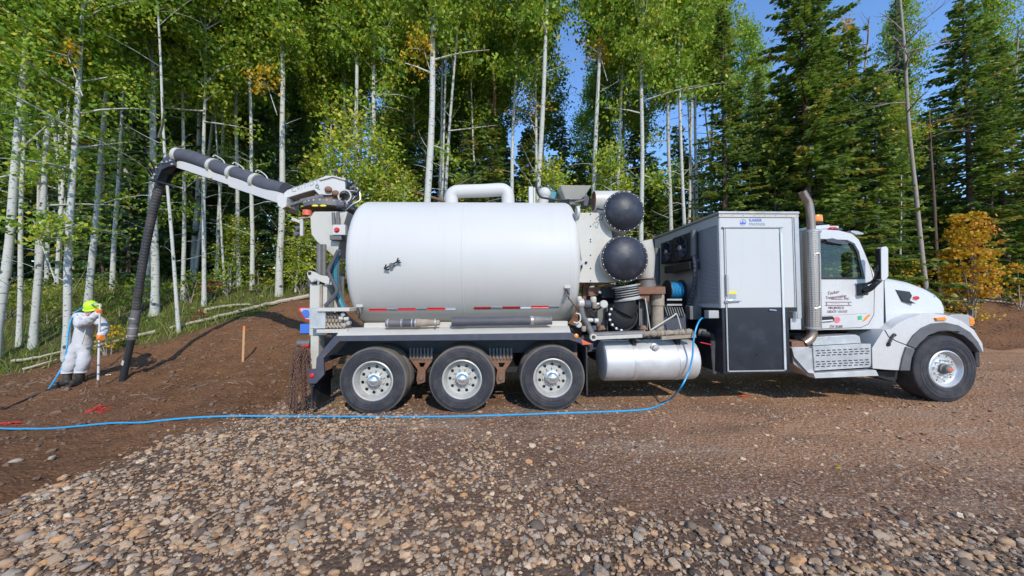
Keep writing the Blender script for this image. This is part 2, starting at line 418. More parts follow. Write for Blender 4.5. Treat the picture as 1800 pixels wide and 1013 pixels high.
def bark_mat(name, base, mark, warm, marks=.5):
    t = NT(name); co = t.coord(); oi = t.n('ShaderNodeObjectInfo').outputs['Random']
    wob = t.noise(co, 3, 5)
    c = t.mix(wob, tuple(v * .78 for v in base), base)
    c = t.mix(t.ramp(t.noise(t.mapping(co, (1, 1, .35)), 2.2, 4), [(.55, 0), (.75, .6)]), c, warm)
    lent = t.noise(t.mapping(co, (6, 6, 30)), 1.0, 3, .6)
    m1 = t.ramp(lent, [(.61, 0), (.65, 1)])
    knot = t.n('ShaderNodeTexVoronoi'); knot.inputs['Scale'].default_value = 1.0; t.l(t.mapping(co, (2.2, 2.2, 3.6)), knot.inputs['Vector'])
    m2 = t.ramp(knot.outputs['Distance'], [(.12, 1), (.22, 0)])
    mk = t.math('MULTIPLY', t.math('MAXIMUM', m1, m2), marks * 2)
    c = t.mix(mk, c, mark)
    c = t.mix(t.math('MULTIPLY', oi, .35), c, tuple(v * .55 for v in base))
    t.bsdf(c, .8, 0, lent, .4, .01, .2); return t.m
M['aspenbark'] = bark_mat('aspen bark', (.57, .57, .51), (.03, .03, .027), (.50, .46, .34))
M['sprucebark'] = bark_mat('spruce bark', (.14, .10, .075), (.04, .03, .025), (.18, .14, .11), .4)
M['deadbark'] = bark_mat('grey dead bark', (.36, .31, .26), (.10, .07, .05), (.30, .18, .11), .35)

def leaf_mat(name, stops, trans=.35, objvar=.5, warm=(.22, .20, .02)):
    t = NT(name); a = t.attr('tint'); oi = t.n('ShaderNodeObjectInfo').outputs['Random']
    c = t.ramp(a, stops)
    c = t.mix(t.math('MULTIPLY', oi, objvar), c, warm, 'MIX')
    d = t.n('ShaderNodeBsdfPrincipled'); t.l(c, d.inputs['Base Color']); d.inputs['Roughness'].default_value = .5; d.inputs['Specular IOR Level'].default_value = .35
    tr = t.n('ShaderNodeBsdfTranslucent'); c2 = t.mix(.6, c, (.20, .30, .02), 'MIX'); t.l(c2, tr.inputs[0])
    mx = t.n('ShaderNodeMixShader'); mx.inputs[0].default_value = trans
    t.l(d.outputs[0], mx.inputs[1]); t.l(tr.outputs[0], mx.inputs[2]); t.l(mx.outputs[0], t.out.inputs[0]); return t.m
M['aspenleaf'] = leaf_mat('aspen leaves', [(0, (0.1001, 0.2152, 0.0277)), (.45, (0.2026, 0.3749, 0.0330)), (.8, (0.3724, 0.4992, 0.0449)), (.965, (0.6327, 0.5447, 0.0449)), (1, (0.8000, 0.7262, 0.0449))], .45, .22, (0.3724, 0.3868, 0.0449))
M['limeleaf'] = leaf_mat('bright sapling leaves', [(0, (0.1727, 0.2941, 0.0304)), (.6, (0.3724, 0.4992, 0.0449)), (1, (0.7476, 0.6116, 0.0607))], .4, .2)
M['spruceleaf'] = leaf_mat('spruce needles', [(0, (0.0703, 0.1264, 0.0348)), (.5, (0.1603, 0.2647, 0.0540)), (.8, (0.3597, 0.4064, 0.0714)), (.93, (0.5826, 0.4433, 0.0886)), (1, (0.7440, 0.3541, 0.0886))], .42, .25, (0.2033, 0.2647, 0.0616))
M['bluespruce'] = leaf_mat('blue spruce needles', [(0, (0.0586, 0.1180, 0.0551)), (.6, (0.1304, 0.2390, 0.1156)), (1, (0.2802, 0.4070, 0.1891))], .42, .2, (0.1109, 0.2035, 0.0844))
M['yellowleaf'] = leaf_mat('yellow autumn leaves', [(0, (0.3795, 0.2909, 0.0230)), (.6, (0.7590, 0.4761, 0.0230)), (1, (0.8000, 0.3967, 0.0460))], .35, .15, (0.6952, 0.3967, 0.0340))
M['orangeleaf'] = leaf_mat('orange autumn leaves', [(0, (0.6428, 0.3808, 0.0306)), (.35, (0.8000, 0.4570, 0.0306)), (.7, (0.8000, 0.3047, 0.0513)), (1, (0.8000, 0.1645, 0.0621))], .5, .1, (0.8000, 0.3808, 0.0306))
M['redleaf'] = leaf_mat('red autumn leaves', [(0, (.30, .05, .03)), (1, (.45, .06, .05))], .3, .1, (.4, .1, .03))
M['fernleaf'] = leaf_mat('understorey leaves', [(0, (0.0747, 0.1346, 0.0198)), (.5, (0.1794, 0.2392, 0.0264)), (.85, (0.3887, 0.3289, 0.0396)), (1, (0.7475, 0.4784, 0.0396))], .3, .3, (0.2691, 0.2392, 0.0396))
M['grass'] = leaf_mat('grass blades', [(0, (0.0897, 0.1495, 0.0264)), (.5, (0.1943, 0.2541, 0.0396)), (.8, (0.3289, 0.3289, 0.0792)), (1, (0.5681, 0.4485, 0.1584))], .25, .1)

def ground_mat():
    t = NT('soil, gravel and forest floor'); geo = t.n('ShaderNodeNewGeometry').outputs['Position']
    pad = t.attr('pad'); gr = t.attr('grass'); rd = t.attr('road')
    n1 = t.noise(geo, 1.1, 8, .65); n2 = t.noise(geo, 14, 8, .7); n3 = t.noise(geo, 55, 4, .7)
    soil = t.ramp(n2, [(.25, (0.0847, 0.0416, 0.0197)), (.55, (0.1749, 0.0878, 0.0429)), (.8, (0.2964, 0.1570, 0.0786))])
    soil = t.mix(t.ramp(n1, [(.4, 0), (.7, .7)]), soil, (0.2399, 0.1155, 0.0572))
    soil = t.mix(t.ramp(t.noise(geo, 38, 3, .6), [(.66, 0), (.72, .6)]), soil, (0.5645, 0.3349, 0.1788))
    v = t.n('ShaderNodeTexVoronoi'); v.inputs['Scale'].default_value = 26; t.l(geo, v.inputs['Vector'])
    v2 = t.n('ShaderNodeTexVoronoi'); v2.inputs['Scale'].default_value = 60; t.l(geo, v2.inputs['Vector'])
    sep = t.n('ShaderNodeSeparateColor'); t.l(v.outputs['Color'], sep.inputs[0])
    sep2 = t.n('ShaderNodeSeparateColor'); t.l(v2.outputs['Color'], sep2.inputs[0])
    st_ = t.ramp(sep.outputs[0], [(0, (0.2769, 0.1404, 0.0801)), (.3, (0.4615, 0.2527, 0.1487)), (.55, (0.5907, 0.3650, 0.2288)), (.8, (0.4800, 0.3510, 0.2860)), (1, (0.7753, 0.5054, 0.3318))])
    edge = t.ramp(v.outputs['Distance'], [(.25, 1), (.55, .25)])
    st_ = t.mix(1.0, st_, edge, 'MULTIPLY')
    base = t.ramp(n2, [(.25, (0.1529, 0.0756, 0.0401)), (.5, (0.2603, 0.1379, 0.0765)), (.75, (0.3581, 0.2025, 0.1185))])
    fl = t.math('GREATER_THAN', sep2.outputs[1], .78)
    base = t.mix(t.math('MULTIPLY', fl, .75), base, t.ramp(sep2.outputs[2], [(0, (0.2865, 0.1590, 0.0970)), (.6, (0.5372, 0.3471, 0.2304)), (1, (0.7162, 0.5206, 0.3881))]))
    sp = t.math('GREATER_THAN', sep.outputs[1], .55)
    g = t.mix(t.math('MULTIPLY', sp, t.ramp(n1, [(.3, .9), (.7, .25)])), base, st_)
    g = t.mix(t.math('MULTIPLY', t.attr('coarse'), .75), g, t.mix(n2, (.06, .04, .028), (.17, .115, .08)))
    road = t.ramp(n2, [(.25, (0.2583, 0.1318, 0.0698)), (.5, (0.3992, 0.2104, 0.1116)), (.75, (0.5057, 0.2835, 0.1568))])
    road = t.mix(t.math('MULTIPLY', fl, .45), road, t.ramp(sep2.outputs[2], [(0, (0.3758, 0.2006, 0.1116)), (.6, (0.6340, 0.3830, 0.2233)), (1, (0.8000, 0.6019, 0.3909))]))
    g = t.mix(rd, g, road)
    big = t.noise(t.mapping(geo, (.45, 1.3, 1)), 1.0, 6, .6)
    g = t.mix(t.ramp(big, [(.30, .55), (.48, 0)]), g, (0.1336, 0.0909, 0.0610))
    g = t.mix(t.ramp(big, [(.52, 0), (.72, .6)]), g, (0.4325, 0.3313, 0.2319))
    floor = t.ramp(n2, [(.25, (0.0450, 0.0450, 0.0156)), (.5, (0.0975, 0.0900, 0.0312)), (.75, (0.1950, 0.1500, 0.0585))])
    c = t.mix(pad, soil, g); c = t.mix(gr, c, floor)
    hb = t.math('ADD', n2, t.math('MULTIPLY', n3, .5))
    hb = t.math('SUBTRACT', hb, t.math('MULTIPLY', v.outputs['Distance'], .6))
    t.bsdf(c, .92, 0, hb, .9, .035, .15); return t.m
M['ground'] = ground_mat()
STONE_STOPS = [(0, (0.0530, 0.0470, 0.0452)), (.10, (0.1530, 0.1176, 0.0870)), (.2, (0.3060, 0.1788, 0.0940)), (.34, (0.4708, 0.2822, 0.1496)), (.46, (0.4237, 0.2916, 0.1810)), (.56, (0.4943, 0.3387, 0.2088)),
               (.66, (0.3178, 0.2587, 0.2018)), (.75, (0.3884, 0.3293, 0.2575)), (.83, (0.5885, 0.3951, 0.2297)), (.90, (0.5532, 0.2728, 0.1044)), (.96, (0.6473, 0.4704, 0.3062)), (1, (0.7297, 0.5645, 0.3967))]
def stone_mat(name, use_obj):
    t = NT(name)
    a = t.n('ShaderNodeObjectInfo').outputs['Random'] if use_obj else t.attr('tint')
    co = t.coord(); geo = t.n('ShaderNodeNewGeometry').outputs['Position']
    c = t.ramp(a, STONE_STOPS)
    n = t.noise(geo, 55, 6, .65)
    c = t.mix(t.ramp(n, [(.3, .5), (.7, 0)]), c, (.21, .145, .10))
    t.bsdf(c, .85, 0, n, .5, .006, .25); return t.m
M['stone'] = stone_mat('gravel stones', False); M['stoneobj'] = stone_mat('large gravel stones', True)
M['clod'] = simple('soil clods', (.17, .105, .066), .95, 0, .4, 12, (.14, .1, .07), .4, .6, 60)
M['litter'] = simple('twig litter', (.28, .20, .13), .9, 0, .5, 3)
M['spray'] = simple('red marking paint', (.75, .05, .04), .8, 0, .2, 30)
M['sprayorange'] = simple('orange marking paint', (.85, .14, .03), .8, 0, .2, 30)
# ------------------------------------------------------------ ground
def spaced(parts):
    out = []
    for a, b, n in parts: out += list(np.linspace(a, b, n, endpoint=False))
    return np.array(out + [parts[-1][1]])
gx = spaced([(-140, -30, 10), (-30, -13, 30), (-13, 13, 250), (13, 30, 40), (30, 140, 10)])
gy = spaced([(-60, 0, 10), (0, 2, 8), (2, 16, 165), (16, 24, 40), (24, 60, 30), (60, 260, 8)])
GX, GY = np.meshgrid(gx, gy); xx, yy = GX.ravel(), GY.ravel(); zz = H(xx, yy)
nx, ny = len(gx), len(gy)
ii = (np.arange(ny - 1)[:, None] * nx + np.arange(nx - 1)[None]).ravel()
road_m = pad_mask(xx, yy) * np.clip(sstep(.3, 3.2, xx - (vnoise(xx, yy, .5, 12) - .5) * 2.5) * sstep(3.0, 4.3, yy + (vnoise(xx, yy, .7, 13) - .5) * 1.2) + sstep(7.5, 10, yy), 0, 1)
def pad_soft(x, y):
    e = x - (-4.47 + (y - 3.29) * .137) + (vnoise(x, y, 1.3, 3) - .5) * .5 + (vnoise(x, y, 4, 3) - .5) * .5
    b = np.interp(x, [-5, -1, 4, 7, 40], [7.3, 8.6, 10.5, 13.4, 13.5]) - y
    return sstep(-.75, .35, e) ** 2 * sstep(-.4, .3, b)
def coarse(x, y):               # where the loose stones lie thick
    left = sstep(.9, -1.6, x + (y - 3.2) * .55 + (vnoise(x, y, 1.1, 21) - .5) * 2.0) * sstep(7.2, 4.6, y)
    front = sstep(3.55, 2.85, y + (vnoise(x, y, 1.6, 22) - .5) * .9 + np.clip(x - .8, 0, 9) * .22)
    return np.clip(np.maximum(left, front), 0, 1) * pad_soft(x, y)
me = np_mesh('ground', np.c_[xx, yy, zz], np.c_[ii, ii + 1, ii + 1 + nx, ii + nx],
             {'pad': pad_mask(xx, yy), 'grass': grass_mask(xx, yy), 'road': road_m, 'coarse': coarse(xx, yy)}, M['ground'], True)
ground = tag(link('ground', me), kind='structure')

# ------------------------------------------------------------ stones
def ico(sub):
    bm = bmesh.new(); bmesh.ops.create_icosphere(bm, subdivisions=sub, radius=1)
    V = np.array([v.co[:] for v in bm.verts]); Fc = np.array([[v.index for v in f.verts] for f in bm.faces]); bm.free(); return V, Fc
ICO1, ICO2 = ico(1), ico(2)
def stones(P, S, base, rng, jit=.22, flat=(.35, .7), tilt=.3):
    BV, BF = base; n = len(P); m = len(BV)
    V = BV[None] * (1 + rng.normal(0, jit, (n, m, 1)).clip(-.45, .5))
    sc = np.c_[np.ones(n), rng.uniform(.55, 1, n), rng.uniform(*flat, n)] * S[:, None] * .5
    V = V * sc[:, None, :]
    a = rng.uniform(0, 2 * pi, n); tx = rng.normal(0, tilt, n)
    c, s = np.cos(tx), np.sin(tx); y, z = V[..., 1].copy(), V[..., 2].copy()
    V[..., 1] = y * c[:, None] - z * s[:, None]; V[..., 2] = y * s[:, None] + z * c[:, None]
    c, s = np.cos(a), np.sin(a); x, y = V[..., 0].copy(), V[..., 1].copy()
    V[..., 0] = x * c[:, None] - y * s[:, None]; V[..., 1] = x * s[:, None] + y * c[:, None]
    V += P[:, None, :] + np.c_[np.zeros(n), np.zeros(n), sc[:, 2] * .25][:, None, :]
    Fc = (BF[None] + (np.arange(n) * m)[:, None, None]).reshape(-1, 3)
    return V.reshape(-1, 3), Fc, np.repeat(rng.uniform(0, 1, n), len(BF))
def scatter(n, y0, y1, dens, rng, wide=1.48):
    Y = y0 + (y1 - y0) * rng.uniform(0, 1, n) ** 1.0
    X = rng.uniform(-1, 1, n) * wide * y1
    k = (np.abs(X) < wide * Y + .3); X, Y = X[k], Y[k]
    k = rng.uniform(0, 1, len(X)) < dens(X, Y); return X[k], Y[k]
rng = np.random.default_rng(11)
X, Y = scatter(105000, 2.15, 7.0, lambda x, y: coarse(x, y) * np.clip(.30 + vnoise(x, y, 2.2, 23) * 1.0, 0, 1), rng)
S = np.clip(rng.lognormal(math.log(.031), .46, len(X)), .012, .10) * np.where(Y > 5, .85, 1)
Z = H(X, Y) + rng.uniform(-.004, .012, len(X))
order = np.argsort(-(S / Y)); big = order[:300]; mid = order[300:7300]; small = order[7300:]
V1, F1, T1 = stones(np.c_[X, Y, Z][small], S[small], ICO1, rng, flat=(.28, .6))
X2, Y2 = scatter(110000, 2.2, 9.5, lambda x, y: pad_soft(x, y) * (.35 * coarse(x, y) + .12 + .85 * vnoise(x, y, 1.9, 25) ** 2) * np.where(x > 0, 1.0, .9), rng)
S2 = np.clip(rng.lognormal(math.log(.021), .55, len(X2)), .007, .085)
V2, F2, T2 = stones(np.c_[X2, Y2, H(X2, Y2)], S2, ICO1, rng, flat=(.25, .5))
V3, F3, T3 = stones(np.c_[X, Y, Z][mid], S[mid], ICO2, rng, jit=.15, flat=(.26, .6))
Vg = np.r_[V1, V2, V3]; Fg = np.r_[F1, F2 + len(V1), F3 + len(V1) + len(V2)]
gm_ = np_mesh('gravel', Vg, Fg, {'tint': np.r_[T1, T2, T3]}, M['stone'])
tag(link('gravel', gm_), kind='stuff')
rock_meshes = []
for k in range(10):
    V, Fc, _ = stones(np.zeros((1, 3)), np.ones(1), ICO2, rng, jit=.12, flat=(.30, .62), tilt=.1)
    rock_meshes.append(np_mesh('stone', V, Fc, None, M['stoneobj'], k % 2 == 0))
for i in big:
    o = link('stone', rock_meshes[int(rng.integers(10))], None, ground, (X[i], Y[i], Z[i]))
    o.scale = (S[i] * 1.05,) * 3; o.rotation_euler = (rng.normal(0, .25), rng.normal(0, .25), rng.uniform(0, 6.28))

# soil clods, twigs and bark chips on the dug bank
rng = np.random.default_rng(12)
soilm = lambda x, y: (1 - pad_mask(x, y)) * (1 - grass_mask(x, y))
X = rng.uniform(-16, 26, 90000); Y = rng.uniform(2.5, 18, 90000); k = (np.abs(X) < 1.5 * Y) & (rng.uniform(0, 1, 90000) < soilm(X, Y) * (.12 + .6 * vnoise(X, Y, 1.2, 31))); X, Y = X[k][:20000], Y[k][:20000]
V, Fc, Tn = stones(np.c_[X, Y, H(X, Y)], np.clip(rng.lognormal(math.log(.035), .55, len(X)), .012, .16), ICO1, rng, flat=(.4, .8))
tag(link('soil_clods', np_mesh('soil_clods', V, Fc, {'tint': Tn}, M['clod'])), kind='stuff')
def sticks(X, Y, L, w, rng, lift=.01, tilt=.12):
    n = len(X); Z = H(X, Y) + lift; a = rng.uniform(0, pi, n); e = rng.normal(0, tilt, n)
    d = np.c_[np.cos(a) * np.cos(e), np.sin(a) * np.cos(e), np.sin(e)]; p = np.c_[-np.sin(a), np.cos(a), np.zeros(n)]
    up = np.cross(d, p); c = np.c_[X, Y, Z]; vs = []
    for s1 in (-1, 1):
        for q in (p, -p * .5 + up * .87, -p * .5 - up * .87): vs.append(c + d * (L * .5 * s1)[:, None] + q * w[:, None])
    V = np.stack(vs, 1).reshape(-1, 3); base = (np.arange(n) * 6)[:, None, None]
    Fc = (np.array([[0, 1, 4, 3], [1, 2, 5, 4], [2, 0, 3, 5]])[None] + base).reshape(-1, 4); return V, Fc
X = rng.uniform(-16, 26, 60000); Y = rng.uniform(5, 19, 60000)
k = (np.abs(X) < 1.5 * Y) & (rng.uniform(0, 1, 60000) < np.where((Y > 7), soilm(X, Y) * (.015 + .16 * vnoise(X, Y, .8, 33) ** 2) + grass_mask(X, Y) * .04, .012 * soilm(X, Y))); X, Y = X[k], Y[k]
V, Fc = sticks(X, Y, rng.lognormal(math.log(.11), .6, len(X)).clip(.04, .8), rng.uniform(.003, .008, len(X)), rng, .012, .28)
tag(link('twig_litter', np_mesh('twig_litter', V, Fc, None, M['litter'])), kind='stuff')

# grass and low ground cover
rng = np.random.default_rng(13)
def blades(X, Y, hgt, wid, rng, lean=.5):
    n = len(X); Z = H(X, Y); a = rng.uniform(0, 2 * pi, n); l = rng.normal(0, lean, (n, 2)) * hgt[:, None]
    b = np.c_[X, Y, Z - .01]; p = np.c_[np.cos(a), np.sin(a), np.zeros(n)] * wid[:, None]
    m = b + np.c_[l * .35, hgt * .6]; t = b + np.c_[l, hgt]
    V = np.stack([b - p, b + p, m + p * .7, m - p * .7, t, t], 1).reshape(-1, 3); base = (np.arange(n) * 6)[:, None, None]
    Fc = (np.array([[0, 1, 2, 3], [3, 2, 4, 5]])[None] + base).reshape(-1, 4); return V, Fc
X = rng.uniform(-26, 30, 260000); Y = rng.uniform(8.5, 24, 260000)
edge = np.exp(-np.abs(X + 9) * .05)
k = (np.abs(X) < 1.5 * Y) & (rng.uniform(0, 1, 260000) < np.clip(grass_mask(X, Y) * (.15 + vnoise(X, Y, .9, 41) * .9), 0, 1) * np.where(X < -3, 1, .35) * np.where(Y < 16, 1, .45)); X, Y = X[k][:70000], Y[k][:70000]
V, Fc = blades(X, Y, rng.lognormal(math.log(.17), .5, len(X)).clip(.05, .6), rng.uniform(.005, .012, len(X)), rng)
tg = np.repeat(np.clip(vnoise(X, Y, .6, 42) * .7 + rng.uniform(-.2, .4, len(X)), 0, 1), 2)
tag(link('grass', np_mesh('grass', V, Fc, {'tint': tg}, M['grass'])), kind='stuff')

def quads(C, size, rng, flatten=0.0):      # leaf-sized rhombic faces round the centres C
    n = len(C); a = rng.normal(0, 1, (n, 3)); a[:, 2] *= (1 - flatten); a /= np.linalg.norm(a, axis=1)[:, None] + 1e-9
    b = rng.normal(0, 1, (n, 3)); b[:, 2] *= (1 - flatten); b -= a * (a * b).sum(1)[:, None]; b /= np.linalg.norm(b, axis=1)[:, None] + 1e-9
    s = np.broadcast_to(size, (n,))[:, None]
    V = np.stack([C - a * s, C + b * s * .62, C + a * s, C - b * s * .62], 1).reshape(-1, 3)
    return V, np.arange(4 * n).reshape(n, 4)
X = rng.uniform(-28, 30, 90000); Y = rng.uniform(9, 28, 90000)
k = (np.abs(X) < 1.5 * Y) & (rng.uniform(0, 1, 90000) < grass_mask(X, Y) * sstep(.42, .8, vnoise(X, Y, .55, 43)) * np.where(Y < 11.5, .4, 1)); X, Y = X[k][:17000], Y[k][:17000]
hh = rng.uniform(.05, .65, len(X)) * (.4 + vnoise(X, Y, .8, 44))
V, Fc = quads(np.c_[X, Y, H(X, Y) + hh], rng.uniform(.035, .075, len(X)), rng, .4)
tag(link('undergrowth', np_mesh('undergrowth', V, Fc, {'tint': np.clip(vnoise(X, Y, .35, 45) * .8 + rng.uniform(-.2, .3, len(X)), 0, 1)}, M['fernleaf'])), kind='stuff')

# ------------------------------------------------------------ tree builders (meshes shared between alike trees)
def tubes_np(paths, radii, seg):           # list of (k,3) paths -> verts, quads
    Vs, Fs, off = [], [], 0
    for P, r in zip(paths, radii):
        P = np.asarray(P, float); k = len(P); t = np.gradient(P, axis=0); t /= np.linalg.norm(t, axis=1)[:, None] + 1e-9
        ref = np.array([1., 0, 0]) if abs(t[0][0]) < .8 else np.array([0, 1., 0])
        u = np.cross(t, ref); u /= np.linalg.norm(u, axis=1)[:, None]; w = np.cross(t, u)
        ang = 2 * pi * np.arange(seg) / seg
        V = P[:, None, :] + (u[:, None, :] * np.cos(ang)[None, :, None] + w[:, None, :] * np.sin(ang)[None, :, None]) * np.asarray(r)[:, None, None]
        i = (np.arange(k - 1)[:, None] * seg + np.arange(seg)[None]).ravel(); j = (np.arange(k - 1)[:, None] * seg + (np.arange(seg)[None] + 1) % seg).ravel()
        Vs.append(V.reshape(-1, 3)); Fs.append(np.c_[i, j, j + seg, i + seg] + off); off += k * seg
    return np.concatenate(Vs), np.concatenate(Fs)
def trunk_mesh(name, Ht, r0, mat, rng, wob=.1, seg=10, taper=.9):
    k = 22; z = np.linspace(0, Ht, k); ph = rng.uniform(0, 6, 4)
    sx = wob * (np.sin(z * .45 + ph[0]) - np.sin(ph[0]) + .5 * np.sin(z * 1.1 + ph[1])) * np.clip(z / 2, 0, 1)
    sy = wob * (np.sin(z * .5 + ph[2]) - np.sin(ph[2])) * np.clip(z / 2, 0, 1)
    r = r0 * (1 - taper * z / Ht) ** .85 * (1 + .35 * np.exp(-z / .25)) * (1 + .04 * np.sin(z * 3 + ph[3]))
    P = np.c_[sx, sy, z]; P[0, 2] = -.35
    V, Fc = tubes_np([P], [r], seg); return np_mesh(name, V, Fc, None, mat, True), P
def aspen_kind(rng, Ht, cz, rmax, nl, leaves, low=0, leafmat='aspenleaf', lsize=.078, bare=6, r0=.13):
    tm, P = trunk_mesh('trunk', Ht, r0, M['aspenbark'], rng, .06)
    at = lambda z: np.array([np.interp(z, P[:, 2], P[:, 0]), np.interp(z, P[:, 2], P[:, 1]), z])
    paths, rad, C = [], [], []
    def limb(z, L, up, nleaf, sag):
        a = rng.uniform(0, 2 * pi); b = at(z); d = np.array([math.cos(a) * math.cos(up), math.sin(a) * math.cos(up), math.sin(up)])
        sd = np.array([-math.sin(a), math.cos(a), 0]) * rng.normal(0, .2)
        q = [b + (d * s + np.array([0, 0, sag * s * s]) + sd * s * s) * L for s in (0, .35, .7, 1)]
        paths.append(q); rr = (.012 + .008 * L) * (1 if nleaf else .42); rad.append([rr * 1.3, rr, rr * .6, rr * .25])
        q = np.array(q)
        if nleaf:
            for _ in range(max(2, int(nleaf / 16))):
                s = rng.uniform(.25, 1.08); c = np.array([np.interp(s, (0, .35, .7, 1.08), q[:, i]) for i in range(3)]) + rng.normal(0, .13 * (.6 + L * .35), 3)
                C.append(c + rng.normal(0, 1, (16, 3)) * np.array([.22, .22, .15]))
    for i in range(nl):
        f = (i + rng.uniform(0, 1)) / nl; z = cz + (Ht - cz) * f * .985
        L = rmax * (math.sin(pi * min(1, .18 + f * .82)) ** .8) * rng.uniform(.55, 1.1) + .15
        limb(z, L, rng.uniform(.25, .95), leaves / nl * (.4 + L / rmax), rng.uniform(-.25, .1))
    for i in range(low):
        limb(rng.uniform(cz * .42, cz), rng.uniform(.9, 2.1), rng.uniform(-.1, .5), leaves * .011, rng.uniform(-.25, 0))
    for i in range(bare):
        limb(rng.uniform(1.5, cz), rng.uniform(.4, 1.7), rng.uniform(.0, .8), 0, rng.uniform(-.45, .15))
    V, Fc = tubes_np(paths, rad, 4); bm_ = np_mesh('branches', V, Fc, None, M['aspenbark'], True)
    C = np.concatenate(C); V, Fc = quads(C, rng.uniform(.6, 1.25, len(C)) * lsize, rng)
    tint = np.clip(np.repeat(rng.uniform(.2, .95, len(C) // 16) ** .9, 16) + rng.normal(0, .13, len(C)), 0, 1); tint = np.minimum(tint, .93); tint[rng.uniform(0, 1, len(C)) < .004] = 1
    return tm, bm_, np_mesh('crown', V, Fc, {'tint': tint}, M[leafmat])
def spruce_kind(rng, Ht, rmax, bottom=.05, mat='spruceleaf', dens=1.0, shape=.8, gaps=.12):
    tm, P = trunk_mesh('trunk', Ht, .20 * Ht / 17, M['sprucebark'], rng, .02, taper=.97)
    paths, rad, A, B, TT = [], [], [], [], []
    z = Ht * bottom
    while z < Ht - .15:
        f = z / Ht; Lb = rmax * (1 - f) ** shape * rng.uniform(.85, 1.08) + .12; nb = 4 + int(rng.integers(0, 4)); off = rng.uniform(0, 6.28)
        for j in range(nb):
            if rng.uniform() < gaps: continue
            a = off + 2 * pi * j / nb + rng.normal(0, .25); L = Lb * rng.uniform(.6, 1.15); droop = rng.uniform(.12, .5) * (1 - f * .9)
            d = np.array([math.cos(a), math.sin(a), 0]); s = np.linspace(0, 1, 5)
            q = np.c_[d[0] * s * L, d[1] * s * L, z + L * (-droop * s + .32 * droop * s ** 2.2) + (0.25 * f + .02) * L * s]
            paths.append(q); r = .010 + .009 * L; rad.append(r * np.array([1.2, 1, .75, .5, .2]))
            nt = max(6, int(L / .058 * dens)); ss = rng.uniform(.12, 1.0, nt); sidev = np.array([-d[1], d[0], 0]); tb = rng.uniform(.05, .8)
            for sgn in (-1, 1):
                base = np.stack([np.interp(ss, s, q[:, i]) for i in range(3)], 1)
                tl = (.14 + .30 * L ** .5 * (1 - ss) ** .6 * rng.uniform(.5, 1.1, nt)) * .8
                dr = d * rng.uniform(.35, 1, nt)[:, None] + sidev * sgn * rng.uniform(.5, 1, nt)[:, None] + np.array([0, 0, 1]) * rng.uniform(-.7, .12, nt)[:, None]
                dr /= np.linalg.norm(dr, axis=1)[:, None]; A.append(base); B.append(base + dr * tl[:, None])
                TT.append(np.clip(tb + .35 * (ss - .5) + rng.normal(0, .12, nt), 0, .97))
        z += (.20 + .16 * (1 - f)) * (Ht / 14) ** .3
    A, B, TT = np.concatenate(A), np.concatenate(B), np.concatenate(TT); n = len(A)
    ax = B - A; L = np.linalg.norm(ax, axis=1)[:, None]; ax /= L; q = rng.normal(0, 1, (n, 3)) * np.array([1, 1, .5]); q -= ax * (ax * q).sum(1)[:, None]; q /= np.linalg.norm(q, axis=1)[:, None]
    w = (.045 + .085 * L) * rng.uniform(.7, 1.2, (n, 1)); mid = A + ax * L * .45
    V = np.stack([A, mid + q * w, B, mid - q * w], 1).reshape(-1, 3)
    Vb, Fb = tubes_np(paths, rad, 3)
    return tm, np_mesh('branches', Vb, Fb, None, M['sprucebark'], True), np_mesh('crown', V, np.arange(4 * n).reshape(n, 4), {'tint': TT}, M[mat])

rng = np.random.default_rng(21)
ASPEN = [aspen_kind(rng, 16, 7.2, 1.85, 66, 13000, 3) for _ in range(3)] + [aspen_kind(rng, 16, 8.2, 1.65, 56, 10500, 1, bare=12) for _ in range(3)]
LUSH = [aspen_kind(rng, 16, 6.6, 2.0, 72, 17000, 4, lsize=.062) for _ in range(2)]
THIN = [aspen_kind(rng, 16, 10, 1.0, 26, 2300, 1, bare=12) for _ in range(2)]
SAP = [aspen_kind(rng, 6, 1.0, 1.15, 40, 3200, 0, 'limeleaf', .062, 0, .045) for _ in range(2)]
SPRUCE = [spruce_kind(rng, 17, 2.9, .05), spruce_kind(rng, 17, 2.5, .05, gaps=.2), spruce_kind(rng, 17, 2.2, .06, 'bluespruce')]
SMALLSP = [spruce_kind(rng, 8, 1.7, .03, dens=.9, gaps=.15), spruce_kind(rng, 8, 1.5, .03, 'bluespruce', .9)]

def put_tree(name, kind, base, label, cat, group=None, rs=1.0, cs=1.0, hs=1.0, lean=None, spin=0.0):
    root = empty(name, base); tag(root, label, cat, group)
    q = Vector((0, 0, 1)).rotation_difference(lean.normalized()) if lean is not None else Quaternion()
    root.rotation_mode = 'QUATERNION'; root.rotation_quaternion = q @ Quaternion((0, 0, 1), spin)
    t = link('trunk', kind[0], None, root); t.scale = (rs, rs, hs)
    b = link('branches', kind[1], None, root); b.scale = (cs, cs, hs); b['kind'] = 'stuff'
    c = link('crown', kind[2], None, root); c.scale = (cs, cs, hs)
    return root
def photo_tree(name, kind, bx, Y, tx, ty, wpx, label, cat='aspen', group='aspens at the forest edge', hs=1.0, cs=1.0, base_r=.13, by=500):
    wpx *= F / math.hypot(F, bx - 900)     # wide-angle stretch of things far off the axis
    x0 = atY(bx, by, Y); p1 = atY(tx, ty, Y); lean = (p1 - x0).normalized()
    z0 = h1(x0.x, Y); base = x0 + lean * ((z0 - x0.z) / lean.z); base.z = h1(base.x, base.y)
    return put_tree(name, kind, base, label, cat, group, wpx * Y / F / 2 / base_r * 1.0, cs, hs, lean, R_.uniform(0, 6.28))
A, Lh, Th = ASPEN, LUSH, THIN
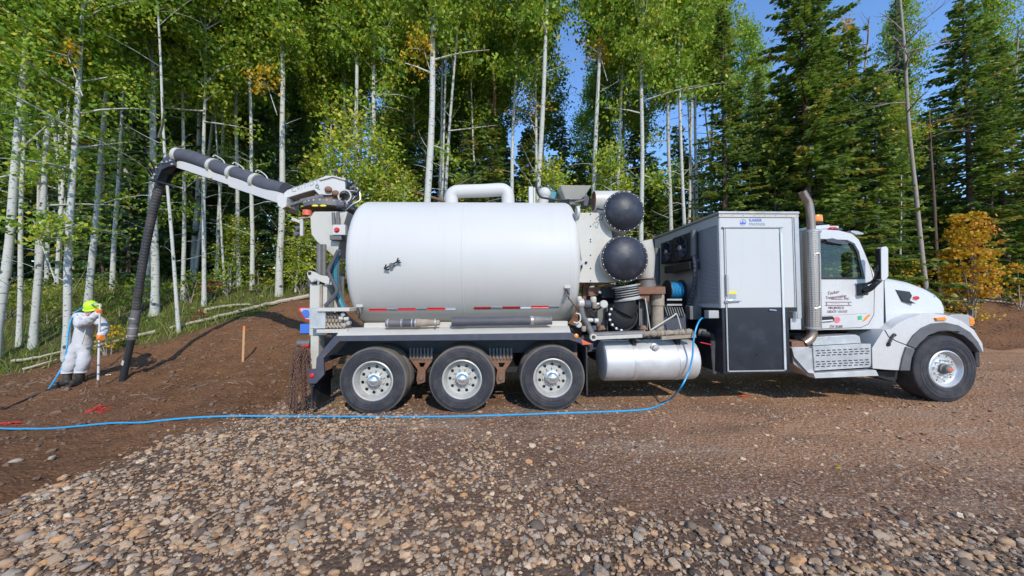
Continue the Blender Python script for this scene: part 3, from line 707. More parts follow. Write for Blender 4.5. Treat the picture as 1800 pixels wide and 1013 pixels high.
TREES = [  # bx at by=500, distance, top x, top y, width px, kind, hs, label
 (2, 9.3, 42, 20, 23, Lh[0], 1.0, 'thickest white aspen trunk, cut by the left edge of the photo'),
 (36, 10.0, 44, 200, 12, A[0], .95, 'slim aspen leaning between the left edge trunk and the twin stout trunks'),
 (66, 9.9, 100, 40, 17, Lh[1], 1.0, 'stout pale aspen bending right, standing left of the worker in white'),
 (122, 9.6, 143, 0, 18, Lh[0], 1.05, 'tall clean white aspen rising right behind the worker in white coveralls'),
 (158, 12.6, 181, 120, 16, A[1], 1.1, 'aspen with grey bark just behind and right of the worker\'s lime hat'),
 (100, 15, 113, 240, 10, A[2], 1.1, 'slim shaded aspen visible between the two stout trunks left of the worker'),
 (198, 14.4, 214, 180, 11, A[3], 1.1, 'slender grey aspen left of the upright suction hose'),
 (216, 17.0, 232, 200, 15, A[4], 1.2, 'broad shaded aspen trunk directly behind the ribbed suction hose'),
 (273, 12.4, 281, 20, 17, Lh[1], 1.1, 'straight white aspen just right of the bend of the suction hose'),
 (309, 10.6, 281, 60, 8, Th[0], .95, 'thin white aspen leaning left, rooted on the bank right of the suction hose'),
 (322, 13.4, 323, 160, 9, A[5], 1.0, 'thin straight aspen passing behind the tip of the boom'),
 (341, 17.5, 346, 200, 14, A[0], 1.2, 'mottled dark aspen trunk in shade behind the boom tip'),
 (359, 13.0, 360, 80, 9, A[1], 1.0, 'slim white aspen with a curved foot above the red leaved bush'),
 (394, 14.0, 385, 330, 5, Th[1], .7, 'very thin crooked aspen stem under the middle of the boom'),
 (420, 15, 420, 180, 9, A[2], 1.1, 'grey aspen standing under the outer half of the boom'),
 (443, 14.4, 441, 180, 9, A[3], 1.05, 'white spotted aspen under the inner half of the boom'),
 (491, 14.0, 492, 60, 14, A[4], 1.1, 'stout aspen rising behind the joint of the folding boom'),
 (628, 14.0, 621, 20, 10, A[5], 1.1, 'aspen with a forked foot rising behind the turret of the truck'),
 (661, 14.5, 660, 40, 10, A[0], 1.15, 'aspen right behind the rear end of the white tank'),
 (744, 12.6, 766, 0, 15, A[1], 1.25, 'bold white aspen leaning right with a patch of yellow leaves near its top'),
 (776, 15, 801, 100, 7, Th[0], 1.1, 'thin aspen leaning right behind the pipe arch on the tank'),
 (769, 17, 776, 190, 6, Th[1], 1.1, 'faint thin aspen just left of the pipe arch on the tank'),
 (843, 20, 844, 170, 6, A[2], 1.1, 'distant thin aspen above the middle of the pipe arch'),
 (898, 16, 906, 170, 8, A[3], 1.1, 'aspen behind the right end of the pipe arch'),
 (943, 13.6, 957, 90, 11, A[4], 1.2, 'pale aspen rising over the post at the front end of the tank'),
 (1040, 14.5, 1049, 90, 10, A[5], 1.2, 'grey aspen behind the hopper on top of the tank'),
 (1090, 21, 1095, 180, 8, A[0], 1.2, 'distant pale aspen above the upper black dome cap'),
 (1126, 14.0, 1131, 85, 10, A[1], 1.2, 'straight aspen behind the black dome caps'),
 (1181, 16, 1178, 160, 9, A[2], 1.15, 'grey aspen over the fan units of the box body'),
 (1207, 15.5, 1196, 90, 8, A[3], 1.15, 'slim aspen leaning left above the roof of the box body'),
 (1222, 17, 1221, 50, 7, A[4], 1.25, 'tall thin aspen beside the brownish spruce'),
 (1247, 22, 1251, 40, 7, A[5], 1.3, 'distant aspen showing above the brownish spruce'),
 (1556, 19, 1558, 350, 4, Th[0], .7, 'very thin white stem behind the door mirror'),
 (1583, 17.5, 1585, 240, 5.5, Th[1], .60, 'thin white aspen with yellow leaves right of the door mirror'),
 (1741, 23, 1744, 60, 9, A[0], 1.2, 'pale trunk half hidden by the spruces at the right edge'),
]
for bx, Y, tx, ty, w, kd, hs, lab in TREES:
    photo_tree('aspen_tree', kd, bx, Y, tx, ty, w, lab, hs=hs)
# sprays of yellow leaves on three of them
def spray_leaves(px, py, Y, rx, rz, n, label, mat='yellowleaf'):
    c = atY(px, py, Y); C = np.array(c) + RNG.normal(0, 1, (n // 14, 1, 3)) * np.array([rx, rx, rz]) + RNG.normal(0, .1, (n // 14, 14, 3)); C = C.reshape(-1, 3)
    V, Fc = quads(C, RNG.uniform(.045, .085, len(C)), RNG); me = np_mesh('yellow_leaves', V, Fc, {'tint': RNG.uniform(0, 1, len(C))}, M[mat])
    tw = [[(np.array(c) + np.array([.3, .1, -1.2])), np.array(c) - np.array([0, 0, .2]), C[i * 7 % len(C)]] for i in range(8)]
    Vt, Ft = tubes_np(tw, [[.02, .012, .004]] * 8, 4)
    o = empty('leafy_branch', c); tag(o, label, 'branch')
    a = link('foliage', me, None, o); a.location = -c; b = link('twigs', np_mesh('twigs', Vt, Ft, None, M['aspenbark'], True), None, o); b.location = -c
spray_leaves(745, 78, 12.7, .33, .45, 480, 'branch of golden leaves on the bold leaning aspen behind the tank')
spray_leaves(1055, 88, 14.4, .28, .2, 170, 'small tuft of golden leaves high on the aspen behind the hopper')
spray_leaves(470, 140, 12.5, .35, .25, 200, 'yellowing branch hanging beside the stout aspen behind the boom joint')
spray_leaves(70, 405, 8.9, .32, .22, 330, 'low yellow green leafy twig at the left edge of the photo', 'limeleaf')
spray_leaves(120, 85, 9.3, .22, .2, 120, 'small orange tuft of leaves high beside the tall white aspen')
spray_leaves(1590, 235, 17.4, .55, .14, 260, 'yellow leaf spray on the thin stem behind the door mirror')
spray_leaves(1488, 42, 18.2, .25, .35, 160, 'orange tuft near the top of the large spruce', 'orangeleaf')
spray_leaves(930, 190, 16, .5, .3, 180, 'yellowing crown branch in the gap above the front of the tank')

def shrub(name, px, py, Y, w, h, n, mat, label, cat='shrub', stems=7, ls=.05, flat=.2):
    c = atY(px, py, Y); z0 = h1(c.x, Y); b = Vector((c.x, Y, z0)); rg = np.random.default_rng(int(px * 7 + py)); k = n // 12
    th = rg.uniform(0, 2 * pi, k); rr = np.sqrt(rg.uniform(0, 1, k)) * w / 2; zz_ = rg.uniform(.12, 1, k) ** .8
    rr = rr * np.sin(np.clip(zz_, .05, 1) * pi * .86 + .25) ** .6 if True else rr
    C = np.c_[np.cos(th) * rr, np.sin(th) * rr, zz_ * h]; q0 = C.copy()
    C = (C[:, None, :] + rg.normal(0, 1, (k, 12, 3)) * np.array([.13, .13, .05]) * max(.5, w / 2)).reshape(-1, 3)
    V, Fc = quads(C, rg.uniform(.7, 1.3, len(C)) * ls, rg, flat)
    tn = np.clip(np.repeat(rg.uniform(0, .85, k) * .6 + .4 * (q0[:, 0] / w + .5) * .9, 12) + rg.normal(0, .12, len(C)), 0, 1)
    root = empty(name, b); tag(root, label, cat)
    link('foliage', np_mesh('foliage', V, Fc, {'tint': tn}, M[mat]), None, root)
    ps = [[np.array([rg.normal(0, .04), rg.normal(0, .04), -.1]), q0[i] * .5 + np.array([0, 0, .05 * h]), q0[i]] for i in rg.integers(0, k, stems)]
    Vs, Fs = tubes_np(ps, [[.018 * h ** .5, .012 * h ** .5, .004]] * stems, 5); link('stems', np_mesh('stems', Vs, Fs, None, M['deadbark'], True), None, root)
# spruces
def px_spruce(kind, bx, Y, ty, label, rw, group='spruces at the forest edge', name='spruce_tree', H0=17.0):
    b = atY(bx, 500, Y); z0 = h1(b.x, Y); top = atY(bx, ty, Y).z; hs = (top - z0) / H0
    return put_tree(name, kind, Vector((b.x, Y, z0)), label, 'spruce', group, hs, rw, hs, None, R_.uniform(0, 6.28))
px_spruce(SPRUCE[0], 1425, 16.5, -110, 'largest dark spruce with drooping boughs behind the exhaust stack', 1.45)
px_spruce(SPRUCE[1], 1505, 19.0, 40, 'dense green spruce just right of the largest spruce', 1.2)
px_spruce(SPRUCE[1], 1278, 15.5, 10, 'spruce with brownish lower boughs behind the box body roof', .85)
px_spruce(SPRUCE[2], 1592, 21, -60, 'narrow dark spruce top behind the bare dead trunk', .62)
px_spruce(SPRUCE[0], 1712, 18.5, -20, 'tall dark spruce right of the bare dead trunk', 1.2)
px_spruce(SPRUCE[1], 1770, 20.5, 60, 'spruce filling the right edge behind the maple', 1.25)
px_spruce(SPRUCE[2], 1655, 22.0, 180, 'blue green spruce directly behind the bare dead trunk', .85)
px_spruce(SPRUCE[1], 1340, 22.0, 120, 'spruce showing between the brownish and the largest spruce', .8)
px_spruce(SPRUCE[1], 1850, 17.5, 20, 'spruce whose boughs reach in at the right edge of the photo', 1.1)
px_spruce(SMALLSP[1], 985, 19, 200, 'dark blue green spruce behind the front half of the tank', 1.3, H0=8.)
px_spruce(SMALLSP[1], 925, 21, 230, 'shaded small spruce left of the pale aspen over the tank post', 1.3, H0=8.)
px_spruce(SMALLSP[0], 1150, 17.5, 270, 'small green spruce between the dome caps and the box body', 1.0, H0=8.)
px_spruce(SMALLSP[0], 830, 20, 215, 'shaded spruce above the pipe arch on the tank', 1.4, H0=8.)
px_spruce(SMALLSP[0], 545, 16.5, 260, 'shaded spruce directly behind the turret column', 1.1, H0=8.)
px_spruce(SMALLSP[0], 705, 18, 190, 'dark spruce left of the bold leaning aspen', 1.4, H0=8.)

px_spruce(SMALLSP[0], 1120, 24, 200, 'spruce filling the gap above the lower black dome', 1.5, H0=8.)
px_spruce(SMALLSP[0], 1065, 25, 235, 'spruce behind the light green sapling near the upper dome', 1.5, H0=8.)
px_spruce(SMALLSP[1], 1195, 23, 215, 'shaded blue green spruce above the front edge of the box roof', 1.4, H0=8.)
px_spruce(SMALLSP[0], 880, 26, 215, 'distant spruce right of the reddish bare pine trunk', 1.5, H0=8.)
shrub('bush', 1690, 512, 15.4, 2.4, .8, 420, 'yellowleaf', 'low yellow undergrowth around the foot of the orange maple', 'bush', 8, .05)
# bare dead trunk and its neighbour
def dead_tree(bx, Y, tx, ty, w, Ht, label, mat, nb, seed):
    rg = np.random.default_rng(seed); tm, P = trunk_mesh('trunk', Ht, .13, M[mat], rg, .05, taper=.6)
    paths, rad = [], []
    for i in range(nb):
        z = Ht * rg.uniform(.62, .98); a = rg.uniform(0, 6.28); L = rg.uniform(.7, 1.9); d = np.array([math.cos(a), math.sin(a), rg.uniform(.1, .8)])
        b = np.array([np.interp(z, P[:, 2], P[:, 0]), np.interp(z, P[:, 2], P[:, 1]), z]); k = rg.normal(0, .2, 3)
        q = [b, b + d * L * .4, b + d * L * .75 + k * L * .4, b + d * L + k * L]; paths.append(q); rad.append([.035, .026, .016, .006])
        for _ in range(3): 
            e = q[2] + rg.normal(0, .35, 3) + d * .3; paths.append([q[1 + int(rg.integers(2))], (q[2] + e) / 2 + rg.normal(0, .05, 3), e]); rad.append([.012, .009, .004])
    V, Fc = tubes_np(paths, rad, 5); brm = np_mesh('branches', V, Fc, None, M[mat], True)
    x0 = atY(bx, 500, Y); p1 = atY(tx, ty, Y); lean = (p1 - x0).normalized(); z0 = h1(x0.x, Y); b = x0 + lean * ((z0 - x0.z) / lean.z); b.z = h1(b.x, b.y)
    root = empty('dead_tree', b); tag(root, label, 'tree'); root.rotation_mode = 'QUATERNION'; root.rotation_quaternion = Vector((0, 0, 1)).rotation_difference(lean)
    t = link('trunk', tm, None, root); s = w * F / math.hypot(F, bx - 900) * Y / F / 2 / .13; t.scale = (s, s, 1); link('branches', brm, None, root)['kind'] = 'stuff'
dead_tree(1627, 15.5, 1583, 0, 11.5, 14.5, 'bare grey dead trunk with broken branches, right of the cab', 'deadbark', 12, 3)
dead_tree(1650, 17.5, 1640, 330, 9, 9, 'dark slim dead stem close right of the bare grey trunk', 'sprucebark', 5, 4)
dead_tree(860, 17.0, 867, 120, 9, 11, 'reddish brown bare pine trunk seen over the pipe arch', 'brownwood', 3, 5)
dead_tree(1738, 18.3, 1741, 380, 9, 6, 'dark trunk at the right side of the orange maple', 'sprucebark', 6, 6)
dead_tree(1480, 20.5, 1530, 20, 8, 15, 'bare branched dead tree top showing right of the largest spruce', 'deadbark', 16, 8)
dead_tree(1770, 21.5, 1790, 40, 8, 15.5, 'bare dead tree top at the upper right corner', 'deadbark', 14, 9)

# saplings and shrubs
def px_sapling(kind, bx, Y, ty, label, cs):
    b = atY(bx, 500, Y); z0 = h1(b.x, Y); hs = (atY(bx, ty, Y).z - z0) / 6.0
    put_tree('aspen_sapling', kind, Vector((b.x, Y, z0)), label, 'sapling', 'bright saplings', .9, cs, hs, None, R_.uniform(0, 6))
px_sapling(SAP[0], 622, 13.2, 195, 'bright green aspen sapling behind the turret and tank end', 1.35)
px_sapling(SAP[1], 668, 13.6, 250, 'sunlit sapling right of the one behind the turret', .9)
px_sapling(SAP[1], 560, 13.4, 275, 'sunlit low sapling above the boom arm', 1.0)
px_sapling(SAP[0], 980, 13.8, 275, 'light green sapling above the front end of the tank', 1.1)
px_sapling(SAP[1], 1080, 14.2, 250, 'light green sapling behind the upper black dome', 1.05)
px_sapling(SAP[0], 715, 13.0, 300, 'leafy low sapling at the rear part of the tank top', .9)
px_sapling(SAP[1], 405, 14.8, 380, 'small leafy sapling in shade under the boom', .8)
px_sapling(SAP[0], 520, 14.3, 400, 'small leafy sapling left of the turret column', .7)
shrub('maple_sapling', 1702, 430, 15.8, 1.85, 4.4, 3200, 'orangeleaf', 'large orange and yellow maple right of the bare grey trunk', 'maple', 14, .075)
shrub('maple_sapling', 1790, 470, 16.2, 1.2, 2.0, 420, 'orangeleaf', 'small orange maple cut by the right edge of the photo', 'maple', 6, .07)
shrub('maple_sapling', 1580, 460, 16.8, 2.4, 2.2, 800, 'yellowleaf', 'yellow bush showing between the door mirror and the hood', 'maple', 8, .065)
shrub('bush', 1660, 510, 16.6, 2.2, .9, 380, 'fernleaf', 'low brownish bush on the berm behind the hood', 'bush', 8)
shrub('bush', 1762, 512, 16.9, 2.2, .8, 300, 'fernleaf', 'low dry bush beside the orange stake on the berm', 'bush', 8)
shrub('bush', 192, 550, 9.6, .85, .75, 420, 'yellowleaf', 'golden leaved bush between the worker and the suction pipe', 'bush', 7, .032)
shrub('bush', 400, 495, 13.6, 1.3, 1.2, 480, 'limeleaf', 'yellow green bush beside the curved aspen under the boom', 'bush', 7, .045)
shrub('bush', 335, 500, 13.2, 1.2, 1.1, 420, 'fernleaf', 'yellowish bush right of the straight white aspen', 'bush', 7, .045)
shrub('bush', 250, 515, 12.6, 1.1, 1.2, 420, 'limeleaf', 'green bush behind the suction hose on the grass', 'bush', 7, .042)
shrub('bush', 372, 508, 13.4, .7, .8, 200, 'redleaf', 'small dark red bush under the boom', 'bush', 6, .05)
shrub('bush', 352, 545, 11.6, .5, .3, 90, 'redleaf', 'low red sprig lying by the fallen pole on the bank', 'bush', 5, .035)
shrub('bush', 455, 515, 13.9, 1.0, .9, 280, 'fernleaf', 'leafy weed clump at the foot of the spotted aspen', 'bush', 6, .045)
shrub('bush', 530, 505, 13.9, 1.1, 1.2, 330, 'limeleaf', 'green weed clump left of the truck column', 'bush', 6, .045)
shrub('bush', 20, 520, 11.5, 1.6, 1.0, 480, 'fernleaf', 'dim green bush at the left edge of the photo', 'bush', 8, .045)
shrub('bush', 85, 560, 11.2, 1.3, .7, 360, 'fernleaf', 'low green bush left of the worker', 'bush', 8, .04)

# the wood behind: trees one cannot tell apart
def sector(X, Y):
    px = 900 + F * X / Y
    for lim, s in ((110, 'at the left edge, left of the worker'), (260, 'between the worker and the suction hose top'), (420, 'behind the outer half of the boom'), (560, 'behind the inner half of the boom'),
                   (780, 'above the rear half of the tank'), (1010, 'above the front half of the tank'), (1160, 'above the black dome caps'), (1420, 'above the box body'), (1600, 'above the cab and mirror')):
        if px < lim: return s
    return 'at the right edge beyond the hood'
rg = np.random.default_rng(77); placed = []
def fits(x, y, d): 
    if any((x - a) ** 2 + (y - b) ** 2 < d * d for a, b in placed): return False
    placed.append((x, y)); return True
n = 0
for _ in range(4000):
    if n >= 95: break
    Y = rg.uniform(14.5, 40); X = rg.uniform(-1.55, 1.25) * Y
    dens_ok = rg.uniform() < (1.0 if X < -.25 * Y else (.5 if X < .5 * Y else .3))
    if X > -.5 * Y and Y > 30: continue
    if X > .58 * Y and Y < 25: continue
    if not dens_ok or not fits(X, Y, 1.25): continue
    n += 1; kd = ASPEN[int(rg.integers(6))]
    put_tree('aspen_tree', kd, Vector((X, Y, h1(X, Y))), 'slender pale aspen deep in the wood ' + sector(X, Y), 'aspen', 'aspens deep in the wood',
             rg.uniform(.4, .85), rg.uniform(.9, 1.2), rg.uniform(1.05, 1.35), Vector((rg.normal(0, .04), rg.normal(0, .03), 1)), rg.uniform(0, 6.28))
n = 0
for _ in range(4000):
    if n >= 125: break
    Y = rg.uniform(16, 42) if n % 3 else rg.uniform(16, 26); X = rg.uniform(-1.6, 1.6) * Y
    if X > -.35 * Y and X < .7 * Y and Y > 32: continue
    if X > 1.1 * Y and Y < 23: continue
    if not fits(X, Y, 1.5): continue
    n += 1; put_tree('spruce_tree', SMALLSP[int(rg.integers(2))], Vector((X, Y, h1(X, Y))), 'shaded young spruce deep in the wood ' + sector(X, Y), 'spruce', 'young spruces deep in the wood',
             1, rg.uniform(1.0, 1.6), rg.uniform(.7, 1.15) if abs(X) < .5 * Y else rg.uniform(.9, 1.6), None, rg.uniform(0, 6.28))

# the far wood behind them reads as one dark mass of boughs
rg = np.random.default_rng(88); nn_ = 26000
X = rg.uniform(-85, 85, nn_); Y = rg.uniform(36, 58, nn_); top = 4.5 + 5.5 * vnoise(X, Y * 0, .16, 51) + 4 * vnoise(X, Y * 0, .5, 52) + np.where(X < -14, 5, 0)
Zt = H(X, Y) + rg.uniform(0, 1, nn_) ** .8 * top
V, Fc = quads(np.c_[X, Y, Zt], rg.uniform(.25, .6, nn_), rg, .2)
tag(link('far_wood', np_mesh('far_wood', V, Fc, {'tint': np.clip(rg.normal(.35, .2, nn_), 0, .85)}, M['spruceleaf'])), kind='stuff')
# ------------------------------------------------------------ the vacuum truck
truck = empty('vacuum_truck'); truck.matrix_world = TRUCK_M
tag(truck, 'big white vacuum truck with round tank, folding boom and two black dome caps', 'truck')
def B(): return MB()

# --- wheels
def lug_ring(rad, y0, y1, r, n=10):
    m = B()
    for k in range(n):
        a = 2 * pi * (k + .5) / n; m.lathe([(0, y0), (r*.55, y0), (r, y0 + (y1-y0)*.4), (r*1.15, y1)], (rad*math.cos(a), 0, rad*math.sin(a)), seg=6)
    return m
def holed_disc(m, r0, r1, rh, hr, y, n, thick=.012):
    K = 16
    for k in range(n):
        a0 = 2*pi*k/n; a1 = 2*pi*(k+1)/n; am = (a0+a1)/2; outer = []
        for i in range(4): a = a0 + (a1-a0)*i/4; outer.append((r1*math.cos(a), r1*math.sin(a)))
        for i in range(4): r = r1 + (r0-r1)*i/4; outer.append((r*math.cos(a1), r*math.sin(a1)))
        for i in range(4): a = a1 + (a0-a1)*i/4; outer.append((r0*math.cos(a), r0*math.sin(a)))
        for i in range(4): r = r0 + (r1-r0)*i/4; outer.append((r*math.cos(a0), r*math.sin(a0)))
        cx, cz = rh*math.cos(am), rh*math.sin(am)
        ang = [math.atan2(p[1]-cz, p[0]-cx) for p in outer]
        inner = [(cx + hr*math.cos(t), cz + hr*math.sin(t)) for t in ang]
        vs = [(x, y, z) for x, z in outer] + [(x, y, z) for x, z in inner] + [(x, y+thick, z) for x, z in inner]
        fs = []
        for i in range(K):
            j = (i+1) % K; fs.append((i, j, j+K, i+K)); fs.append((i+K, j+K, j+2*K, i+2*K))
        m.add(vs, fs)
def tyre_prof(R, w, y0, rr):
    p = [(rr, y0+.018), (rr+.02, y0+.004), (rr+.05, y0-.003), (rr+.053, y0-.009), (rr+.062, y0-.009), (rr+.066, y0-.004), (R*.76, y0-.006), (R*.765, y0-.011), (R*.78, y0-.011), (R*.785, y0-.007), (R*.84, y0-.007), (R*.845, y0-.011), (R*.86, y0-.010), (R*.865, y0-.005), (R*.90, y0+.004), (R*.955, y0+.018)]
    return p + [(R*.955, y0+w-.018), (R*.90, y0+w-.004), (R*.80, y0+w), (rr+.03, y0+w-.004), (rr, y0+w-.02)]
def tread_mesh(R, w, y0, n=5):
    p = [(R*.95, y0+.016), (R*.985, y0+.026)]
    gw = (w-.07)/n
    for i in range(n):
        a = y0+.035+gw*i; p += [(R, a+.004), (R, a+gw-.014), (R*.978, a+gw-.010), (R*.978, a+gw-.002)]
    p += [(R*.985, y0+w-.026), (R*.95, y0+w-.016)]
    return B().lathe(p, (0, 0, 0), seg=72)
def wheel(cx, R, front=False, flip=False, depth=0.0):
    rr = .300
    if front:
        m = B().lathe([(rr+.004, .035), (rr+.006, .012), (rr-.012, .004), (rr-.022, .02), (rr-.035, .06), (rr-.05, .075), (.245, .078)], (0,0,0), seg=64)
        holed_disc(m, .165, .246, .212, .014, .078, 10); m.lathe([(.166, .078), (.12, .066), (.09, .062), (.0, .062)], (0,0,0), seg=48)
        m.lathe([(.24, .1), (.02, .12)], (0,0,0), seg=32)
        w = m.build('wheel', M['alu'], truck, loc=(cx, depth, R), recalc=False)
        B().lathe(tyre_prof(R, .40, 0, rr), (0,0,0), seg=72).build('tyre', M['rubber'], w)
        tread_mesh(R, .40, 0, 6).build('tread', M['rubber'], w)
        B().lathe([(.002, -.045), (.045, -.045), (.06, -.03), (.066, .02), (.085, .03), (.088, .066)], (0,0,0), seg=32).build('hub_cap', M['greypipe'], w)
        B().lathe([(.001, -.052), (.03, -.051), (.036, -.046), (.04, -.043)], (.004,0,.004), seg=20).build('hub_plug', M['redorange'], w)
        o = lug_ring(.142, .012, .07, .013).build('lug_nuts', M['chrome'], w); o['kind'] = 'stuff'
    else:
        m = B().lathe([(rr+.006, .03), (rr+.008, .006), (rr-.006, -.002), (rr-.018, .008), (rr-.026, .05), (rr-.05, .085), (rr-.058, .13), (.236, .135)], (0,0,0), seg=64)
        holed_disc(m, .160, .237, .200, .026, .135, 10); m.lathe([(.161, .135), (.155, .128), (.11, .126), (.10, .126)], (0,0,0), seg=48)
        m.lathe([(.24, .24), (.02, .25)], (0,0,0), seg=32)
        w = m.build('wheel', M['steelwheel'], truck, loc=(cx, depth, R), recalc=False)
        for y0 in (0, .335):
            B().lathe(tyre_prof(R, .285, y0, rr), (0,0,0), seg=72).build('tyre', M['rubber'], w)
            tread_mesh(R, .285, y0).build('tread', M['tread'], w)
        B().lathe([(.001, -.012), (.04, -.008), (.068, .008), (.082, .035), (.086, .06), (.108, .064), (.112, .13)], (0,0,0), seg=40).build('hub_cap', M['chrome'], w)
        o = lug_ring(.138, .095, .135, .0145).build('lug_nuts', M['steelwheel'], w); o['kind'] = 'stuff'
    w.rotation_euler = (0, R_.uniform(0, 6), pi if flip else 0)
    return w
RR, RF = .512, .552
for i, px in enumerate((655, 812, 972)):
    x = T(px, 670, 0).x; wheel(x, RR); wheel(x, RR, flip=True, depth=2.48)
xf = T(1665, 650, 0.0).x
wheel(xf, RF, True); wheel(xf, RF, True, True, 2.48)
B().tube([(xf, .35, RF), (xf, 2.1, RF)], .07, 12).build('front_axle', M['dark'], truck)
for px in (655, 812, 972):
    x = T(px, 670, 0).x; m = B().tube([(x, .5, RR), (x, 2.0, RR)], .09, 12); m.ball((x, 1.25, RR), .22, 14, 10); m.build('rear_axle', M['dark'], truck)

# --- chassis
xr = T(545, 650, .8).x; xc = T(1590, 620, .8).x
for d in (.80, 1.62): B().box(xr, xc + .6, d, d + .09, .80, 1.10).build('frame_rail', M['bluegrey'], truck, .006)
m = B()
for px in (600, 740, 880, 1050, 1200, 1330, 1480): x = T(px, 600, .8).x; m.box(x, x + .09, .895, 1.615, .84, 1.06)
m.build('cross_members', M['dark'], truck)
B().box(T(600,600,.6).x, T(1020,600,.6).x, .45, 2.05, 1.105, 1.26).build('tank_cradle', M['dark'], truck, .01)
B().box(T(1045,600,.9).x, T(1255,600,.9).x, .95, 2.2, .62, .98).build('underbody_filler', M['dark'], truck, .02)  # black filler box, added so no light comes through the underbody
for px in (740, 880):           # suspension hangers
    z0 = 620; d = .42
    m = B().prism([P2([(px-20,622),(px+22,622),(px+20,634),(px+8,652),(px+7,672),(px-6,676),(px-8,668),(px-6,650),(px-18,634)], d), P2([(px-4,638),(px+8,638),(px+4,646),(px-2,646)], d)], d, d+.05)
    h = m.build('suspension_hanger', M['rust'], truck, .004)
    a = T(px, 666, d); B().lathe([(.001,-.02),(.03,-.018),(.045,0),(.05,.02)], (a.x, d, a.z), seg=16).build('pivot_pin', M['greypipe'], h)
    b = B()
    for k in range(7): p = T(px-19+k*6.5, 616, d); b.pbox(px-20+k*6.2, px-17+k*6.2, 612, 632, d-.03, d-.004)
    b.build('spring_bolts', M['greypipe'], h)['kind'] = 'stuff'
    p = T(px, 655, .5); B().obox(T(px-80,650,.55), T(px+80,648,.55), .09, .09).build('leaf_spring', M['dark'], truck)

# --- fenders over the rear wheels
fas = [(588.6,590.4),(1004.8,584.7),(1037,606),(1024,605),(1000,597.5),(597.7,600),(569.3,630),(570.4,658.5),(555.6,674.4),(542,674.4),(542,649.5),(555.6,648.3),(556.8,629)]
B().prism([P2(fas)], -.012, .03).build('fender_fascia', M['bluegrey'], truck, .006)
p = [T(x, y, 0) for x, y in [(591,590),(1004,584.2)]]; q = [T(x, y, .16) for x, y in [(606,577.5),(990,571.5)]]
sk = B(); xs0, xs1 = p[0].x, p[1].x
sk.prism([[(0, p[0].z), (.16, q[0].z), (.75, q[0].z + .005), (.75, p[0].z - .03), (0, p[0].z - .03)]], p[0].x, p[1].x, 'x')
sk.build('fender_top', M['cream'], truck, .008)
a0, a1 = T(557,629,.0), T(589,590.5,.0)
B().prism([[(a0.x, a0.z), (a1.x, a1.z), (a1.x, a1.z-.035), (a0.x, a0.z-.035)]], .032, .72).build('fender_slope', M['cream'], truck)
c0, c1 = T(1005,585,0), T(1038,606,0)
B().prism([[(c0.x, c0.z), (c1.x, c1.z), (c1.x-.01, c1.z-.02), (c0.x, c0.z-.03)]], .032, .72).build('fender_front_slope', M['rust'], truck)
B().prism([P2([(1021,596),(1041,605),(1024,606)])], -.02, .0).build('orange_corner_plate', M['redorange'], truck)
e = T(1012.5,590.5,0); o = B().lathe([(.001,-.035),(.022,-.034),(.034,-.026),(.036,-.012)], (e.x,0,e.z), seg=24).build('marker_lamp', M['orange'], truck)
e = T(549,660,0); B().lathe([(.001,-.035),(.024,-.034),(.034,-.026),(.036,-.012)], (e.x,0,e.z), seg=24).build('marker_lamp', M['red'], truck)
bs = T(640,573,.3); bs2 = T(998,568,.3); B().box(bs.x, bs2.x, .3, .42, bs.z-.06, bs.z+.045).build('tank_sill', M['cream'], truck, .006)
# mud flap behind the last axle, spanning the width of the dual tyres
fx = T(545,700,0).x
m = B().box(fx, fx+.025, .02, .66, .10, .52); m.build('mud_flap', M['black'], truck, .006)
B().box(fx+.026, fx+.05, .02, .66, .44, .60).build('flap_bracket', M['dark'], truck)
B().box(fx, fx+.025, 1.85, 2.48, .10, .52).build('mud_flap', M['black'], truck, .006)
fx2 = T(1030,640,.05).x; B().box(fx2, fx2+.025, .05, .68, .22, .98).build('front_mud_flap', M['black'], truck, .004)
# rusty chains hanging at the tail
ch = B(); xc0 = T(522,650,.2).x; xc1 = T(544,650,.2).x
def chain_link(m, c, ax, R=.024, r=.007):
    vs = []; fs = []; n = 8
    for i in range(n):
        t = 2*pi*i/n; cx_ = R*.68*math.cos(t); cz_ = R*1.25*math.sin(t)
        for k in range(4):
            a = 2*pi*k/4; rr_ = r*math.cos(a); yy_ = r*math.sin(a)
            x_ = cx_ + rr_*math.cos(t); z_ = cz_ + rr_*math.sin(t)
            vs.append((c[0] + x_*math.cos(ax) - yy_*math.sin(ax), c[1] + x_*math.sin(ax) + yy_*math.cos(ax), c[2] + z_))
    for i in range(n):
        for k in range(4): j=(i+1)%n; k2=(k+1)%4; fs.append((i*4+k, j*4+k, j*4+k2, i*4+k2))
    m.add(vs, fs)
for j in range(15):
    x = xc0 + (xc1-xc0)*((j % 6)+.5)/6; d = .08 + .10*(j//6) + R_.uniform(-.02,.02); sx_ = R_.uniform(-.004,.004) - .0035*(3-(j%6))*.6; zt = 1.0 + R_.uniform(-.05,.02); zb = R_.uniform(.03,.12)
    z = zt; k = 0
    while z > zb: chain_link(ch, (x + sx_*k + R_.uniform(-.003,.003), d, z), (k % 2)*pi/2 + R_.uniform(-.4,.4) + .6); z -= .043; k += 1
ch.build('tail_chains', M['chain'], truck)['kind'] = 'stuff'

